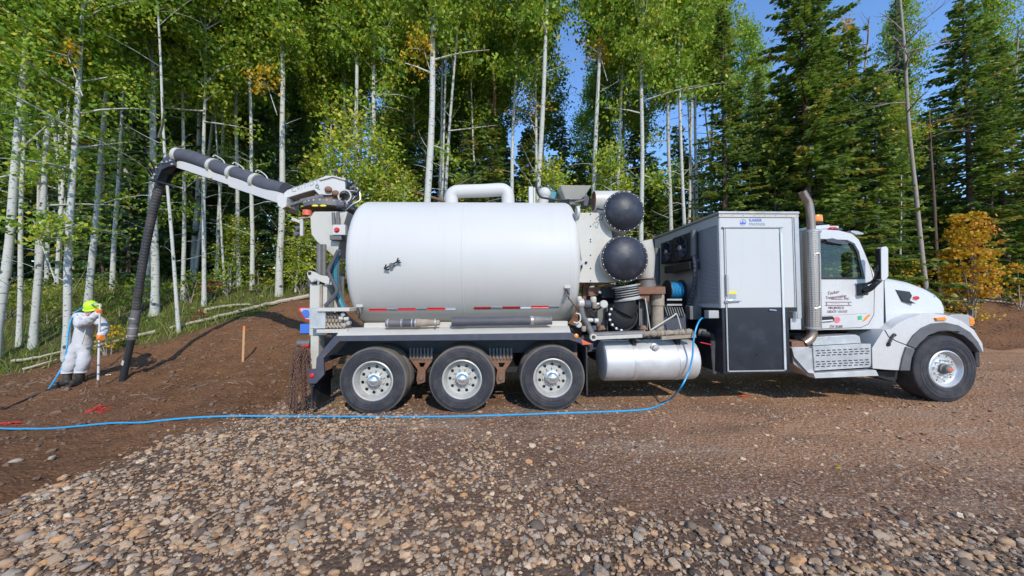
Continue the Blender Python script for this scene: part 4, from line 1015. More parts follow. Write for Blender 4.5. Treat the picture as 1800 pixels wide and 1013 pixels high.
# --- the round tank
TC = Vector((0, 1.25, 2.42)); TRd = 1.15
xl = T(604,470,.12).x; xrr = T(1022,470,.12).x
prof = [(.001, xl+.02)]
def head(x, s):
    pts = []
    for i in range(8): a = pi/2*i/7; pts.append((TRd - .12 + .12*math.sin(a), x + s*(.12 - .12*math.cos(a)) ))
    return pts
left = [(TRd*f, xl - .16*(1-f*f) + .02) for f in (.02,.25,.5,.7,.84)] + head(xl, 1)
right = [(TRd*f, xrr + .16*(1-f*f) - .02) for f in (.02,.25,.5,.7,.84)] + head(xrr, -1)
tank = B().lathe(left + list(reversed(right)), TC, 'x', 128).build('tank', M['white'], truck, ang=50)
for px in (812,):
    x = T(px,470,.12).x; B().lathe([(TRd, x-.012),(TRd+.004,x-.004),(TRd+.004,x+.004),(TRd,x+.012)], TC, 'x', 128).build('weld_seam', M['white'], tank)
for x in (xl+.17, xrr-.17): B().lathe([(TRd, x-.01),(TRd+.003,x),(TRd,x+.01)], TC, 'x', 128).build('weld_seam', M['white'], tank)
def on_tank(px, py):            # photo pixel -> point on the near tank wall and its normal
    r = TI3 @ ray(px, py); a = r.y**2 + r.z**2; oy, oz = TO.y - TC.y, TO.z - TC.z
    b = oy*r.y + oz*r.z; c = oy*oy + oz*oz - TRd**2; t = (-b - math.sqrt(max(0, b*b - a*c))) / a
    p = TO + r*t; return p, Vector((0, p.y - TC.y, p.z - TC.z)).normalized()
def tape(px0, px1, py, mat, h=.055):
    p, nn = on_tank(px0, py); q, _ = on_tank(px1, py); th = math.atan2(p.z - TC.z, p.y - TC.y); dt = h/2/TRd; m = B()
    for k in range(3):
        t0, t1 = th - dt + 2*dt*k/3, th - dt + 2*dt*(k+1)/3; R0, R1 = TRd-.002, TRd+.003
        vs = [(x, TC.y + R*math.cos(t), TC.z + R*math.sin(t)) for R in (R0, R1) for t in (t0, t1) for x in (p.x, q.x)]
        m.add(vs, [(4,5,7,6), (0,2,3,1), (0,1,5,4), (2,6,7,3), (0,4,6,2), (1,3,7,5)])
    return m.build('reflective_tape', M[mat], tank)
for s, e in ((649,680),(700,731),(751,782),(833,863),(883,914),(934,964)):
    y = 545 - (s-649)*.0165; tape(s, e, y, 'red')
for s, e in ((681,699),(732,750),(783,801),(864,882),(915,933),(965,983)):
    y = 545 - (s-649)*.0165; tape(s, e, y, 'silver')
# clips with small fittings on the tank wall
for px, py in ((633,539),(997,506)):
    p, nn = on_tank(px, py); m = B().box(p.x-.05, p.x+.05, p.y-.03, p.y+.03, p.z-.01, p.z+.035); f = m.build('tank_clip', M['cream'], tank, .004)
    B().box(p.x-.03, p.x+.035, p.y-.04, p.y+.02, p.z-.11, p.z-.012).build('clip_latch', M['greypipe'], f, .004)
    B().tube([(p.x-.02,p.y-.05,p.z-.02),(p.x+.02,p.y-.06,p.z-.12),(p.x-.0,p.y-.05,p.z-.2)], .008, 6).build('latch_cord', M['dark'], f)
# arrow shaped indicator on the tank
p, nn = on_tank(690, 466); e1 = on_tank(677, 473)[0] + nn*.05; e2 = on_tank(704, 458)[0] + nn*.05; dd = (e2-e1).normalized(); up = nn.cross(dd)
m = B().obox(e1, e2, .022, .014, nn)
m.obox(e1 + dd*.0, e1 + dd*.065 + up*.045, .018, .014, nn); m.obox(e1, e1 + dd*.065 - up*.045, .018, .014, nn)
m.obox(e2 - dd*.05, e2 + up*.045, .018, .014, nn); m.obox(e2 - dd*.05, e2 - up*.04, .018, .014, nn)
ar = m.build('arrow_pointer', M['dark'], tank)
B().tube([p - nn*.02, p + nn*.07], .034, 14).build('pointer_hub', M['greypipe'], ar)

# --- pipe arch and fittings on top of the tank
d = 1.25; zt = TC.z + TRd
path = [T(794,362,d), T(794,345,d), T(799,339,d), T(808,337,d), T(850,335.5,d), T(878,334,d), T(887,336,d), T(892,343,d), T(893.5,362,d)]
B().tube(catmull(path, 6), .125, 24).build('pipe_arch', M['white'], truck)
B().pbox(930,937,328,372,.95,1.10).build('front_post', M['white'], truck, .008)
B().pbox(938,941,330,372,.98,1.12).build('front_post', M['cream'], truck, .005)
p = T(957,341,1.25); m = B().ball(p, .125, 20, 12); m.tube([p - Vector((0,0,.05)), p - Vector((.05,0,.25))], .10, 16); m.build('valve_dome', M['white'], truck)
B().tube(catmull([T(942,318,1.0),T(944,335,1.0),T(950,346,1.0),T(962,349,1.0),T(985,353,1.0),T(1000,352,.9)],5), .022, 8).build('black_air_line', M['darkhose'], truck)
z0, z1 = T(980,353,1.2).z, T(980,333,1.2).z
m = B(); xa, xb_, xc_, xd_ = T(992,350,1.2).x, T(1022,350,1.2).x, T(981,334,1.2).x, T(1034,334,1.2).x
vs = [(xa,1.1,z0),(xb_,1.1,z0),(xb_,1.5,z0),(xa,1.5,z0),(xc_,.95,z1),(xd_,.95,z1),(xd_,1.65,z1),(xc_,1.65,z1)]
m.add(vs, [(0,3,2,1),(4,5,6,7),(0,1,5,4),(1,2,6,5),(2,3,7,6),(3,0,4,7)]).build('hopper', M['cream'], truck, .006)
B().pbox(1001,1013,350,360,1.15,1.4).build('hopper_neck', M['greypipe'], truck, .01)
B().pbox(966,978,337,352,1.3,1.5).build('gauge_box', M['teal'], truck, .01)
m = B().prism([P2([(1025,345),(1035,344),(1039,356),(1035,363),(1026,362)], .9)], .9, 1.15).build('motor_housing', M['hosegrey'], truck, .02)
B().tube([T(1010,356,.9), T(1027,352,.9)], .02, 8).build('air_fitting', M['greypipe'], truck)
B().lathe([(.085,-.02),(.11,-.01),(.11,.03),(.085,.04)], T(1014,374,.30), 'x', 24, True).build('sight_ring', M['white'], truck)

# --- separator body with the two black dome caps
d = .30
B().prism([P2([(1010,374),(1062,374),(1075,400),(1085,497),(1012,497),(1024,470)], d)], d, 2.2).build('separator_body', M['cream'], truck, .012)
b = B()
for py in (377,398,421,425,449,472,494): p = T(1038,py,d); b.lathe([(.001,-.012),(.010,-.010),(.012,0)], (p.x,d,p.z), seg=8)
b.build('panel_bolts', M['dark'], truck)['kind'] = 'stuff'
p = T(1022,462,d); B().prism([P2([(1017,454),(1026,462),(1018,470)], d)], d-.015, d-.003).build('warning_triangle', M['silver'], truck)
B().lathe([(.001,-.03),(.02,-.025),(.022,0)], T(1030,462,d), seg=12).build('valve_knob', M['dark'], truck)
def dome(px, py, rp, dd, body_to):
    c = T(px, py, dd); k = pxm(dd); r = rp*k
    can = B().lathe([(r*1.05, .0), (r*1.05, .035), (r*.99, .05), (r*.99, body_to-dd), (.001, body_to-dd)], (c.x, dd, c.z), seg=56).build('filter_canister', M['cream'], truck)
    B().lathe([(.001,-.145),(r*.3,-.137),(r*.6,-.105),(r*.82,-.062),(r*.95,-.022),(r*.97,-.004),(r*1.03,-.004),(r*1.03,.002)], (c.x, dd, c.z), seg=56).build('dome_cap', M['dome'], can)
    b = B()
    for i in range(24): a = 2*pi*i/24; b.lathe([(.001,-.02),(.007,-.018),(.009,-.003)], (c.x+r*1.0*math.cos(a), dd, c.z+r*1.0*math.sin(a)), seg=6)
    b.build('rim_bolts', M['alu'], can)['kind'] = 'stuff'
dome(1097, 372, 35.5, .16, 2.3); dome(1098, 455, 40.5, .10, 2.3)
a = T(1043,354,.75); b_ = T(1105,352,.75)
m = B().lathe([(.17,0),(.185,.0),(.185,b_.x-a.x),(.001,b_.x-a.x)], (a.x,.75,a.z), 'x', 40); m.build('intake_cylinder', M['cream'], truck)
B().lathe([(.001,.06),(.17,.05),(.172,.0)], (a.x,.75,a.z), 'x', 32).build('intake_liner', M['rust'], truck)
B().tube([T(1050,367,.3), T(1073,372,.1)], .012, 8).build('lever_rod', M['dark'], truck)
B().tube(catmull([T(1047,386,.2), T(1052,381,.2), T(1060,376,.15), T(1058,386,.15), T(1051,387,.2)],5), .006, 6).build('cable_loop', M['dark'], truck)
# tapering duct below the lower dome, coupling, bracket and tan pipe
c0 = T(1124,425,.35); c1 = T(1136,492,.45); B().tube([c0, T(1130,455,.38), c1], [.21,.20,.125], 28).build('down_duct', M['cream'], truck)
B().tube([T(1135,489,.45), T(1137,505,.45)], [.14,.155], 24).build('duct_coupling', M['greypipe'], truck)
B().lathe([(.15,-.012),(.165,0),(.15,.012)], T(1135,491,.45), 'z', 28).build('coupling_clamp', M['rust'], truck)
B().pbox(1118,1170,504,517.5,.20,.48).build('bracket_beam', M['rust'], truck, .008)
B().prism([P2([(1125,518),(1142,518),(1140,530),(1132,528)], .25)], .25, .32).build('bracket_gusset', M['rust'], truck)
B().tube([T(1155,518,.42), T(1155,538,.42), T(1155,538.5,.42), T(1155.5,582,.42)], [.11,.11,.10,.105], 24).build('drain_pipe', M['tan'], truck)
B().tube([T(1155,519,.42), T(1155,537,.42)], .117, 24).build('pipe_sleeve', M['tan'], truck)
# corrugated connector and blower elbow
m = B(); q0, q1 = T(1100,503,.30), T(1104,527,.30)
axd = (q1-q0).normalized(); path = []; rad = []
for i in range(25): t = i/24; path.append(q0 + (q1-q0)*t); rad.append(.215 if t < .12 or t > .88 else (.195 if i % 4 < 2 else .165))
m.tube(path, rad, 32).build('bellows', M['cream'], truck, ang=25)
for t in (.02, .98): p = q0 + (q1-q0)*t; B().tube([p - axd*.012, p + axd*.012], .235, 32).build('bellows_flange', M['trim'], truck)
for t in (.28, .45, .62, .77): p = q0 + (q1-q0)*t; B().tube([p - axd*.006, p + axd*.006], .201, 28).build('bellows_wire', M['dark'], truck)
c = T(1094,556,.30); rr = 27*pxm(.30)
B().lathe([(.001,-.11),(rr*.35,-.10),(rr*.68,-.07),(rr*.9,-.02),(rr,.05),(rr,.9),(.001,.9)], c, seg=44).build('blower_housing', M['dark'], truck)
B().lathe([(rr*.86,-.03),(rr*.90,-.05),(rr*.95,-.05),(rr*.97,-.02)], c, seg=40, close=True).build('blower_ring', M['black'], truck)
B().tube([q1 - Vector((0,0,.02)), c + Vector((.0,0.02,.06))], [.20,.20], 28).build('blower_neck', M['dark'], truck)
b = B()
for i in range(6): a = math.radians(150 + i*22); b.lathe([(.001,-.075),(.020,-.072),(.024,-.04)], c + Vector((rr*.93*math.cos(a), 0, rr*.93*math.sin(a))), seg=10)
b.build('flange_bolts', M['alu'], truck)['kind'] = 'stuff'
def channel(px0, px1, py0, py1, d, name='support_channel', mat='greypipe'):
    a = T(px0,py1,d); c = T(px1,py0,d); m = B().box(a.x,c.x,d+.12,d+.14,a.z,c.z); m.box(a.x,a.x+.012,d,d+.119,a.z,c.z); m.box(c.x-.012,c.x,d,d+.119,a.z,c.z); return m.build(name, M[mat], truck)
channel(1050,1068,538,582,.35); channel(1124,1138,523,580,.30)
for px in (1057,1130): p = T(px,579,.28); B().lathe([(.001,.07),(.05,.06),(.06,.02),(.075,.018),(.075,0)], p, 'z', 14).build('mount_foot', M['rust'], truck)
B().tube([T(1134,524,.22), T(1143,582,.22)], .010, 8).build('stay_rod', M['cream'], truck)
B().tube(catmull([T(1143,581,.18),T(1160,570,.18),T(1183,556,.18),T(1188,552,.18),T(1191,556,.18),T(1197,578,.18)],4), .011, 8).build('grab_wire', M['cream'], truck)
B().prism([P2([(1033,506),(1060,503),(1078,499),(1083,504),(1060,512),(1048,520),(1035,519)], .5)], .5, .62).build('rusty_plate', M['rust'], truck, .01)
B().pbox(1058,1082,505,524,.45,.7).build('dark_bracket', M['dark'], truck, .01)
B().lathe([(.001,-.04),(.028,-.03),(.03,0)], T(1054,514,.44), seg=14).build('pulley', M['trim'], truck)
B().prism([P2([(1026,500),(1038,498),(1031,527),(1024,526)], .6)], .6, .7).build('brace_plate', M['rust'], truck)
# valves, fittings and bent pipes at the foot of the tank
fit = B()
def fitc(px, py, r, ln, d=.22, ax='x', mat='trim', name='valve_fitting'):
    p = T(px,py,d); B().lathe([(.001,-ln/2),(r*.8,-ln/2),(r,-ln*.35),(r,ln*.35),(r*.8,ln/2),(.001,ln/2)], p, ax, 16).build(name, M[mat], truck)
fitc(1021,533,.075,.10,.2,'x','cream'); fitc(1032,535,.07,.12,.22,'x','hosegrey'); fitc(1043,527,.05,.10,.2,'z','cream'); fitc(1045,537,.045,.10,.2,'z','tan')
fitc(1061,535,.065,.07,.15,'y','cream','valve_gauge'); fitc(1018,526,.045,.09,.18,'z','cream'); fitc(1052,535,.03,.14,.2,'x','trim'); fitc(1037,563,.035,.10,.2,'x','cream'); fitc(1048,564,.04,.07,.2,'x','cream')
fitc(1043,577,.05,.08,.25,'z','hosegrey'); fitc(1017,571,.05,.06,.2,'y','cream'); fitc(1026,578,.04,.09,.2,'z','tan')
B().tube(catmull([T(1021,540,.2),T(1024,555,.2),T(1030,566,.2),T(1036,578,.2),T(1043,592,.1)],5), [.05]*21, 12).build('bent_pipe', M['greypipe'], truck)
B().lathe([(.03,-.02),(.055,-.02),(.058,.05),(.03,.05)], T(1043,593,.03), 'y', 20, True).build('pipe_end', M['cream'], truck)
B().tube(catmull([T(1012,551,.1),T(1019,553,.1),T(1020,563,.1),T(1014,568,.1),T(1008,566,.1)],5), .012, 8).build('loop_hose', M['cream'], truck)
B().tube([T(997,520,.12), T(1015,545,.12)], .008, 6).build('latch_wire', M['dark'], truck)
for k, (pts) in enumerate([[(1028,540),(1038,552),(1046,560),(1048,575)],[(1036,545),(1044,548),(1056,541),(1060,538)],[(1032,560),(1042,566),(1050,572)],[(1025,548),(1034,560),(1038,572)]]):
    B().tube(catmull([T(x,y,.24) for x,y in pts],4), .013, 6).build('small_hose', M['darkhose'], truck)
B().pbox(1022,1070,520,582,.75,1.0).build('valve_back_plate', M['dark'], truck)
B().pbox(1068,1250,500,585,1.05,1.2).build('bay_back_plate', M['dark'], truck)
# long pipe and rails along the frame
pp = [T(1040,590,.14), T(1090,588,.14), T(1130,587,.14)]
B().tube(pp, .055, 14).build('side_pipe', M['greypipe'], truck)
m = B(); rads=[]; path=[]
for i in range(34):
    t = i/33; path.append(T(1130 + 86*t, 587 - 3*t, .14) + Vector((0, R_.uniform(-.006,.006), R_.uniform(-.006,.006)))); rads.append(.05 + R_.uniform(-.012,.014))
m.tube(path, rads, 10).build('caked_pipe', M['tan'], truck)
for a, b_ in ((1042,1128),(1162,1222)):
    p, q = T(a,594.5,.10), T(b_,590.5,.10); B().obox(p, q, .06, .055).build('wooden_rail', M['cream'] if a < 1100 else M['tan'], truck, .004)
b = B()
for i in range(9): b.lathe([(.001,-.012),(.012,-.01),(.014,0)], T(1058+i*4.6,601,.79), seg=6)
b.build('frame_bolts', M['alu'], truck)['kind'] = 'stuff'
# compressor with cooling slats, hose reel
B().pbox(1166,1206,553,582,.45,1.0).build('compressor', M['bluegrey'], truck, .015)
for i in range(8):
    a = T(1167+i*4.2,541,.45); c = T(1172+i*4.2,556,.42); B().obox(a, c, .012, .09, Vector((0,1,0))).build('cooling_slat', M['greypipe'], truck)
ra, rb = T(1172,511,.95), T(1191,511,.95); rz = ra.z
reel = B().lathe([(.001,0),(.06,0),(.06,rb.x-ra.x),(.001,rb.x-ra.x)], (ra.x+.019,.95,rz), 'x', 24).build('hose_reel', M['black'], truck)
for x_ in (ra.x, rb.x+.06): B().lathe([(.001,0),(.20,0),(.20,.018),(.001,.018)], (x_,.95,rz), 'x', 40).build('reel_flange', M['black'], reel)
m = B()
for k in range(4):
    n = 9 - (k % 2)
    for i in range(n):
        x = ra.x+.04 + (rb.x-ra.x+.01)*(i+.5*(k%2))/8; m.lathe([(.09+.018*k+.010*math.cos(t), .010*math.sin(t)) for t in [j*pi/3 for j in range(6)]], (x,.95,rz), 'x', 28, True)
m.build('coiled_hose', M['blue'], reel)
for py in (527,536): B().obox(T(1172,py,.72), T(1198,py,.72), .03, .03).build('reel_stand', M['trim'], truck)
# fuel tank
fa, fb = T(1066,640,.12).x, T(1233,638,.12).x; fz = T(1150,638,.12).z; fr = .335; fd = .10 + fr
pr = [(.001, fa-.03)] + [(fr*f, fa-.03*(1-f*f)) for f in (.3,.6,.85)] + [(fr-.03, fa), (fr-.008, fa+.012), (fr, fa+.04), (fr, fb-.04), (fr-.008, fb-.012), (fr-.03, fb)] + [(fr*f, fb+.03*(1-f*f)) for f in (.85,.6,.3)] + [(.001, fb+.03)]
ft = B().lathe(pr, (0,fd,fz), 'x', 64).build('fuel_tank', M['alutank'], truck)
for px in (1121,1200):
    x = T(px,640,.1).x; B().lathe([(fr+.001,x-.035),(fr+.006,x-.035),(fr+.006,x+.035),(fr+.001,x+.035)], (0,fd,fz), 'x', 64, True).build('tank_strap', M['alu'], ft)
    B().box(x-.035,x+.035,fd-.22,fd-.06,fz+fr*.80,fz+fr*.80+.11).build('strap_bracket', M['dark'], ft, .01)
p = T(1150,611,.2); B().lathe([(.001,-.04),(.045,-.035),(.05,0),(.07,.01)], (p.x,fd-.27,fz+.235), 'y', 24).build('filler_cap', M['trim'], ft)

# --- box body with door
d0 = -.02
bx0, bx1 = T(1268,500,d0).x, T(1406,500,d0).x; bt = T(1300,377,d0).z; bm_ = T(1300,541.5,d0).z; bb = T(1300,657,d0).z; xl2 = T(1388,600,d0).x
box = B().box(bx0, bx1, d0, 2.42, bm_, bt).build('equipment_box', M['boxwhite'], truck, .008)
B().box(bx0+.004, xl2, d0+.004, 2.3, bb, bm_-.001).build('lower_box', M['blackpanel'], box, .008)
B().box(bx0-.035, bx1+.012, d0-.03, 2.46, bt+.001, bt+.045).build('box_roof', M['trim'], box, .012)
B().box(bx0-.02, bx1+.004, d0-.016, d0-.002, bt-.05, bt).build('roof_trim', M['cream'], box, .003)
m = B()
for i in range(8): x = bx0 + .02 + i*(bx1-bx0-.04)/7; m.lathe([(.001,-.006),(.006,-.005),(.007,0)], (x, d0-.016, bt-.025), seg=6)
m.build('trim_rivets', M['greypipe'], box)['kind'] = 'stuff'
m = B().box(bx0+.35, bx0+.62, .9, 1.3, bt+.046, bt+.19); m.build('roof_hatch', M['cream'], box, .01)
B().box(bx0-.012, bx0+.0, -.014, .03, bm_, bt-.05).build('corner_trim', M['boxwhite'], box)
# corner post, narrow right panel
x2 = T(1394,450,d0).x
B().box(x2, x2+.02, d0-.012, d0-.002, bm_, bt-.05).build('corner_trim', M['trim'], box, .003)
B().box(x2+.025, bx1, d0-.02, d0-.002, bm_-.18, bt-.05).build('corner_trim', M['trim'], box, .006)
B().pbox(1390,1408,548,580,.05,.3).build('lower_corner_block', M['plate'], box, .01)
B().pbox(1386,1394,548,560,.0,.1).build('lower_corner_latch', M['dark'], box, .006)
# door: white upper panel, black lower panel, frames and hinge
dx0, dx1 = T(1277,500,d0).x, T(1371,500,d0).x; dt = T(1320,402,d0).z
door = B().box(dx0, dx1, d0-.016, d0-.003, bm_+.004, dt).build('door', M['boxwhite'], box, .003)
B().box(dx0, dx1, d0-.014, d0-.003, bb+.06, bm_+.001).build('lower_panel', M['blackpanel'], door, .003)
B().box(dx0-.06, dx1+.06, d0-.035, d0-.002, dt+.006, dt+.026).build('drip_rail', M['trim'], box, .004)
for a, w in ((dx0-.03, .022),(dx1+.008, .03)): B().box(a, a+w, d0-.02, d0-.002, bb+.03, dt+.004).build('door_frame', M['trim'], box, .003)
B().box(dx0-.03, dx1+.038, d0-.02, d0-.002, bb+.03, bb+.052).build('door_frame', M['trim'], box, .003)
x3 = T(1372,450,d0).x; B().box(x3-.018, x3+.02, d0-.034, d0-.021, T(1372,650,d0).z, T(1372,410,d0).z).build('hinge_strip', M['alu'], box, .004)
B().box(T(1274,500,d0).x, T(1278,500,d0).x, d0-.05, d0-.021, T(1276,520,d0).z, T(1276,483,d0).z).build('grab_handle', M['trim'], door, .006)
pa = T(1274,530,d0); B().tube(catmull([pa+Vector((0,-.03,0)), pa+Vector((.05,-.05,.012)), pa+Vector((.12,-.055,.01)), pa+Vector((.23,-.045,.005))],5), [.02]*5+[.016]*5+[.011]*6, 10).build('door_handle', M['chrome'], door)
B().lathe([(.001,-.05),(.03,-.045),(.035,-.016)], pa + Vector((.03,0,0)), 'y', 20).build('lock_boss', M['chrome'], door)
B().tube([T(1352,545,d0-.03), T(1364,546,d0-.03)], .014, 8).build('lower_latch', M['chrome'], door)
B().prism([P2([(1281,512),(1294,512),(1294,517),(1281,517)], d0-.018)], d0-.020, d0-.017).build('warning_sticker', M['yellow'], door)
B().prism([P2([(1281,517.5),(1294,517.5),(1294,525),(1281,525)], d0-.018)], d0-.020, d0-.017).build('warning_sticker', M['logogrey'], door)
# logo on the box
k = pxm(d0); lg = T(1306,391,d0-.004)
B().lathe([(5.2*k, -.002),(5.6*k,-.002),(5.6*k,.0),(5.2*k,.0)], (lg.x,d0-.003,lg.z), 'y', 40, True).build('logo_ring', M['logoblue'], box)
B().prism([[(lg.x+x*k, lg.z+z*k) for x, z in ((-4.8,-2.9),(4.8,-2.9),(5.0,-1.2),(4.6,-.4),(3.4,-1),(2.2,.1),(1.0,-.9),(.35,3.2),(0,4.4),(-.35,3.2),(-1,-.9),(-2.2,.1),(-3.4,-1),(-4.6,-.4),(-5.0,-1.2))]], d0-.005, d0-.003).build('logo_castle_mark', M['logoblue'], box)
t1 = T(1317,389.6,d0-.004); text_obj('lettering', 'KAISER', 5.7*k*1.33, M['logoblue'], box, (t1.x, d0-.004, t1.z), spacing=1.0)
t1 = T(1317,396.4,d0-.004); text_obj('lettering', 'PREMIER', 5.3*k*1.33, M['logogrey'], box, (t1.x, d0-.004, t1.z), spacing=1.18)
# rear face of the box: grille, fan coolers, ribbed hose, junction box
def bxp(px, py, off=.0): return TX(px, py, bx0-off)
g0, g1 = bxp(1260,397,.01), bxp(1229,531,.01)
B().box(bx0-.012, bx0-.002, g0.y, g1.y, g1.z, g0.z).build('grille', M['grille'], box)
for a in (g0.y-.015, g1.y-.005): B().box(bx0-.02, bx0-.002, a, a+.02, g1.z-.012, g0.z+.012).build('grille_frame', M['trim'], box)
for z in (g0.z, g1.z-.014): B().box(bx0-.0195, bx0-.002, g0.y+.006, g1.y-.006, z, z+.014).build('grille_frame', M['trim'], box)
def fan(px0, px1, py0, py1, thick=.16):
    a = bxp(px0, py1, thick); b_ = bxp(px1, py0, thick); y0_, y1_ = b_.y, a.y; zc = (a.z+b_.z)/2; yc = (y0_+y1_)/2; hh = (b_.z-a.z)/2
    f = B().box(bx0-thick, bx0-.005, y0_, y1_, zc-hh, zc+hh).build('oil_cooler', M['black'], box, .012)
    r = min(hh, (y1_-y0_)/2)*.86
    B().lathe([(r,-.02),(r*1.06,-.02),(r*1.06,.0),(r,.0)], (bx0-thick-.002,yc,zc), 'x', 40, True).build('fan_shroud', M['bluegrey'], f)
    B().lathe([(.001,-.003),(r*.98,-.003)], (bx0-thick-.001,yc,zc), 'x', 32).build('fan_recess', M['dark'], f)
    hub = B().lathe([(.001,-.045),(r*.22,-.04),(r*.26,-.015)], (bx0-thick-.003,yc,zc), 'x', 20).build('fan_hub', M['trim'], f)
    for i in range(9):
        t = 2*pi*i/9; c_, s_ = math.cos(t), math.sin(t); p1 = Vector((bx0-thick-.014, yc+r*.26*c_, zc+r*.26*s_)); p2 = Vector((bx0-thick-.014, yc+r*.94*c_, zc+r*.94*s_))
        B().obox(p1, p2, r*.24, .004, Vector((1,.5*-s_,.5*c_)).normalized()).build('fan_blade', M['bluegrey'], f)
fan(1183,1213,408,462); fan(1162,1184,420,465)
B().box(bx0-.2, bx0-.005, bxp(1222,470,.1).y, bxp(1176,470,.1).y, bxp(1200,472,.1).z-.05, bxp(1200,462,.1).z-.02).build('cooler_shelf', M['black'], box, .01)
B().tube([bxp(1219,405,.12), bxp(1219,450,.12)], .05, 14).build('cooler_pipe', M['greypipe'], box)
hp = catmull([bxp(1220,450,.13),bxp(1222,465,.13),bxp(1222,490,.12),bxp(1217,515,.11),bxp(1211,535,.12),bxp(1208,552,.14)],10)
B().tube(hp, [.038 if i % 3 else .046 for i in range(len(hp))], 12).build('corrugated_hose', M['hosegrey'], box, ang=20)
a = bxp(1224,543,.2); B().box(bx0-.22, bx0-.01, .55, .72, bxp(1225,562,.1).z, bxp(1225,538,.1).z).build('breaker_box', M['greypipe'], box, .01)
B().pbox(1246,1264,546,560,.03,.16).build('junction_box', M['trim'], box, .008)
# elbow, valve with red lever, caked spout
B().tube(catmull([T(1232,586,.3),T(1245,588,.28),T(1253,591,.26),T(1256,600,.25)],5), .055, 14).build('outlet_elbow', M['dark'], truck)
B().tube([T(1256,599,.25), T(1256,612,.25), T(1256,613,.25), T(1256,630,.25), T(1257,648,.25), T(1256,657,.25)], [.062,.062,.05,.045,.038,.025], 14).build('outlet_spout', M['tan'], truck)
B().obox(T(1231,602,.19), T(1250,606,.19), .03, .018).build('valve_lever', M['red'], truck, .004)
B().tube([T(1228,583,.35), T(1240,586,.3)], .065, 12).build('outlet_flange', M['greypipe'], truck)
# duct standing behind the coolers
for px, w in ((1152,.10),(1142,.06)): B().tube([T(px,437,1.9), T(px,500,1.9), T(px+1,560,1.9)], w, 14).build('rear_duct', M['greypipe'] if w > .08 else M['dark'], truck)

# --- exhaust
d = .14
m = B().tube(catmull([T(1426,405,d),T(1425,385,d),T(1422,360,d),T(1416,348,d),T(1410,337,d)],6), .062, 20, cap=False); m.build('exhaust_pipe', M['exhaust'], truck)
B().tube(catmull([T(1427,578,d),T(1427,588,d),T(1422,597,d),T(1412,604,d)],5), .075, 18).build('exhaust_elbow', M['exhaust'], truck)
c = T(1426,405,d); c2 = T(1429,580,d); B().tube([c, c2], .118, 36).build('heat_shield', M['perf'], truck)
B().tube(catmull([T(1430,448,d-.1),T(1439,446,d-.12),T(1441,455,d-.12),T(1441.5,530,d-.12),T(1439,541,d-.12),T(1431,542,d-.1)],4), .014, 8).build('grab_rail', M['trim'], truck)
for py in (408,576): p = T(1427,py,d); B().lathe([(.121,-.015),(.127,-.015),(.127,.015),(.121,.015)], (p.x,d,p.z), 'z', 36, True).build('shield_band', M['trim'], truck)

# --- cab
dn, df = .22, 2.28
outer = [(1412,404),(1440,403),(1475,405),(1498,411),(1510,421),(1524,452),(1540,487),(1554,490),(1554,579),(1412,581)]
win = [(1435,427),(1441,422),(1488,424),(1499,430),(1507,443),(1517,489),(1440,489)]
cab = B().prism([P2(outer, dn), P2(win, dn)], dn, dn+.05).build('cab', M['cabwhite'], truck, .012)
sh = [P2(outer, dn), P2(win, dn)]
B().prism(sh, df-.05, df).build('far_side', M['cabwhite'], cab, .012)
def strip(pts, th, name, mat, a=dn+.05, b_=df-.05):
    q = P2(pts, dn); n = len(q); ns = []
    for i in range(n):
        p0, p1 = q[max(i-1,0)], q[min(i+1,n-1)]; tx, tz = p1[0]-p0[0], p1[1]-p0[1]; L = math.hypot(tx,tz); ns.append((q[i][0]+tz/L*th, q[i][1]-tx/L*th))
    return B().prism([q + ns[::-1]], a, b_).build(name, M[mat], cab)
strip([(1412,404),(1440,403),(1475,405),(1498,411),(1510,421)], .05, 'roof', 'cabwhite')
strip([(1411.5,581),(1411.5,404)], .04, 'rear_wall', 'cabwhite')
strip([(1510,421),(1524,452),(1540,487)], .012, 'windscreen', 'glass')
strip([(1412,576),(1554,576)], .05, 'floor', 'dark')
B().prism([P2([(1519,487),(1540,489),(1553,491),(1553,560),(1524,560)], dn)], dn+.08, df-.08).build('dashboard', M['dark'], cab, .02)
for dd in (dn+.25, df-.85):
    s_ = B().prism([P2([(1436,520),(1475,516),(1476,528),(1440,535)], dn), ], dd, dd+.55).build('seat', M['seat'], cab, .03)
    B().prism([P2([(1432,520),(1440,518),(1436,455),(1428,457)], dn)], dd, dd+.55).build('backrest', M['seat'], s_, .03)
sc = T(1505,492,dn+.45); sw = B().lathe([(.20+.016*math.cos(t), .016*math.sin(t)) for t in [j*pi/4 for j in range(8)]], (0,0,0), 'x', 32, True).build('steering_wheel', M['dark'], cab)
sw.location = (sc.x, dn+.55, sc.z); sw.rotation_euler = (0, math.radians(28), 0)
gl = [(1434,426),(1441,421),(1489,423),(1500,429),(1508,442),(1518,490),(1439,490)]
B().prism([P2(gl, dn+.02)], dn+.02, dn+.026).build('side_window', M['glass'], cab)
B().prism([P2(gl, dn+.02)], df-.026, df-.02).build('side_window', M['glass'], cab)
fr_ = [(1433,425),(1441,420),(1489,422),(1501,428),(1509,442),(1520,491),(1438,491)]; fi = [(1436,428.5),(1442,423.5),(1488,425.5),(1498,431),(1505,444),(1514,487.5),(1441,487.5)]
B().prism([P2(fr_, dn), P2(fi, dn)], dn-.012, dn+.015).build('window_seal', M['black'], cab, .004)
B().prism([P2([(1450,421),(1462,419),(1490,427),(1489,431),(1470,429),(1452,425)], dn-.03)], dn-.05, dn-.013).build('rain_visor', M['bluegrey'], cab, .008)
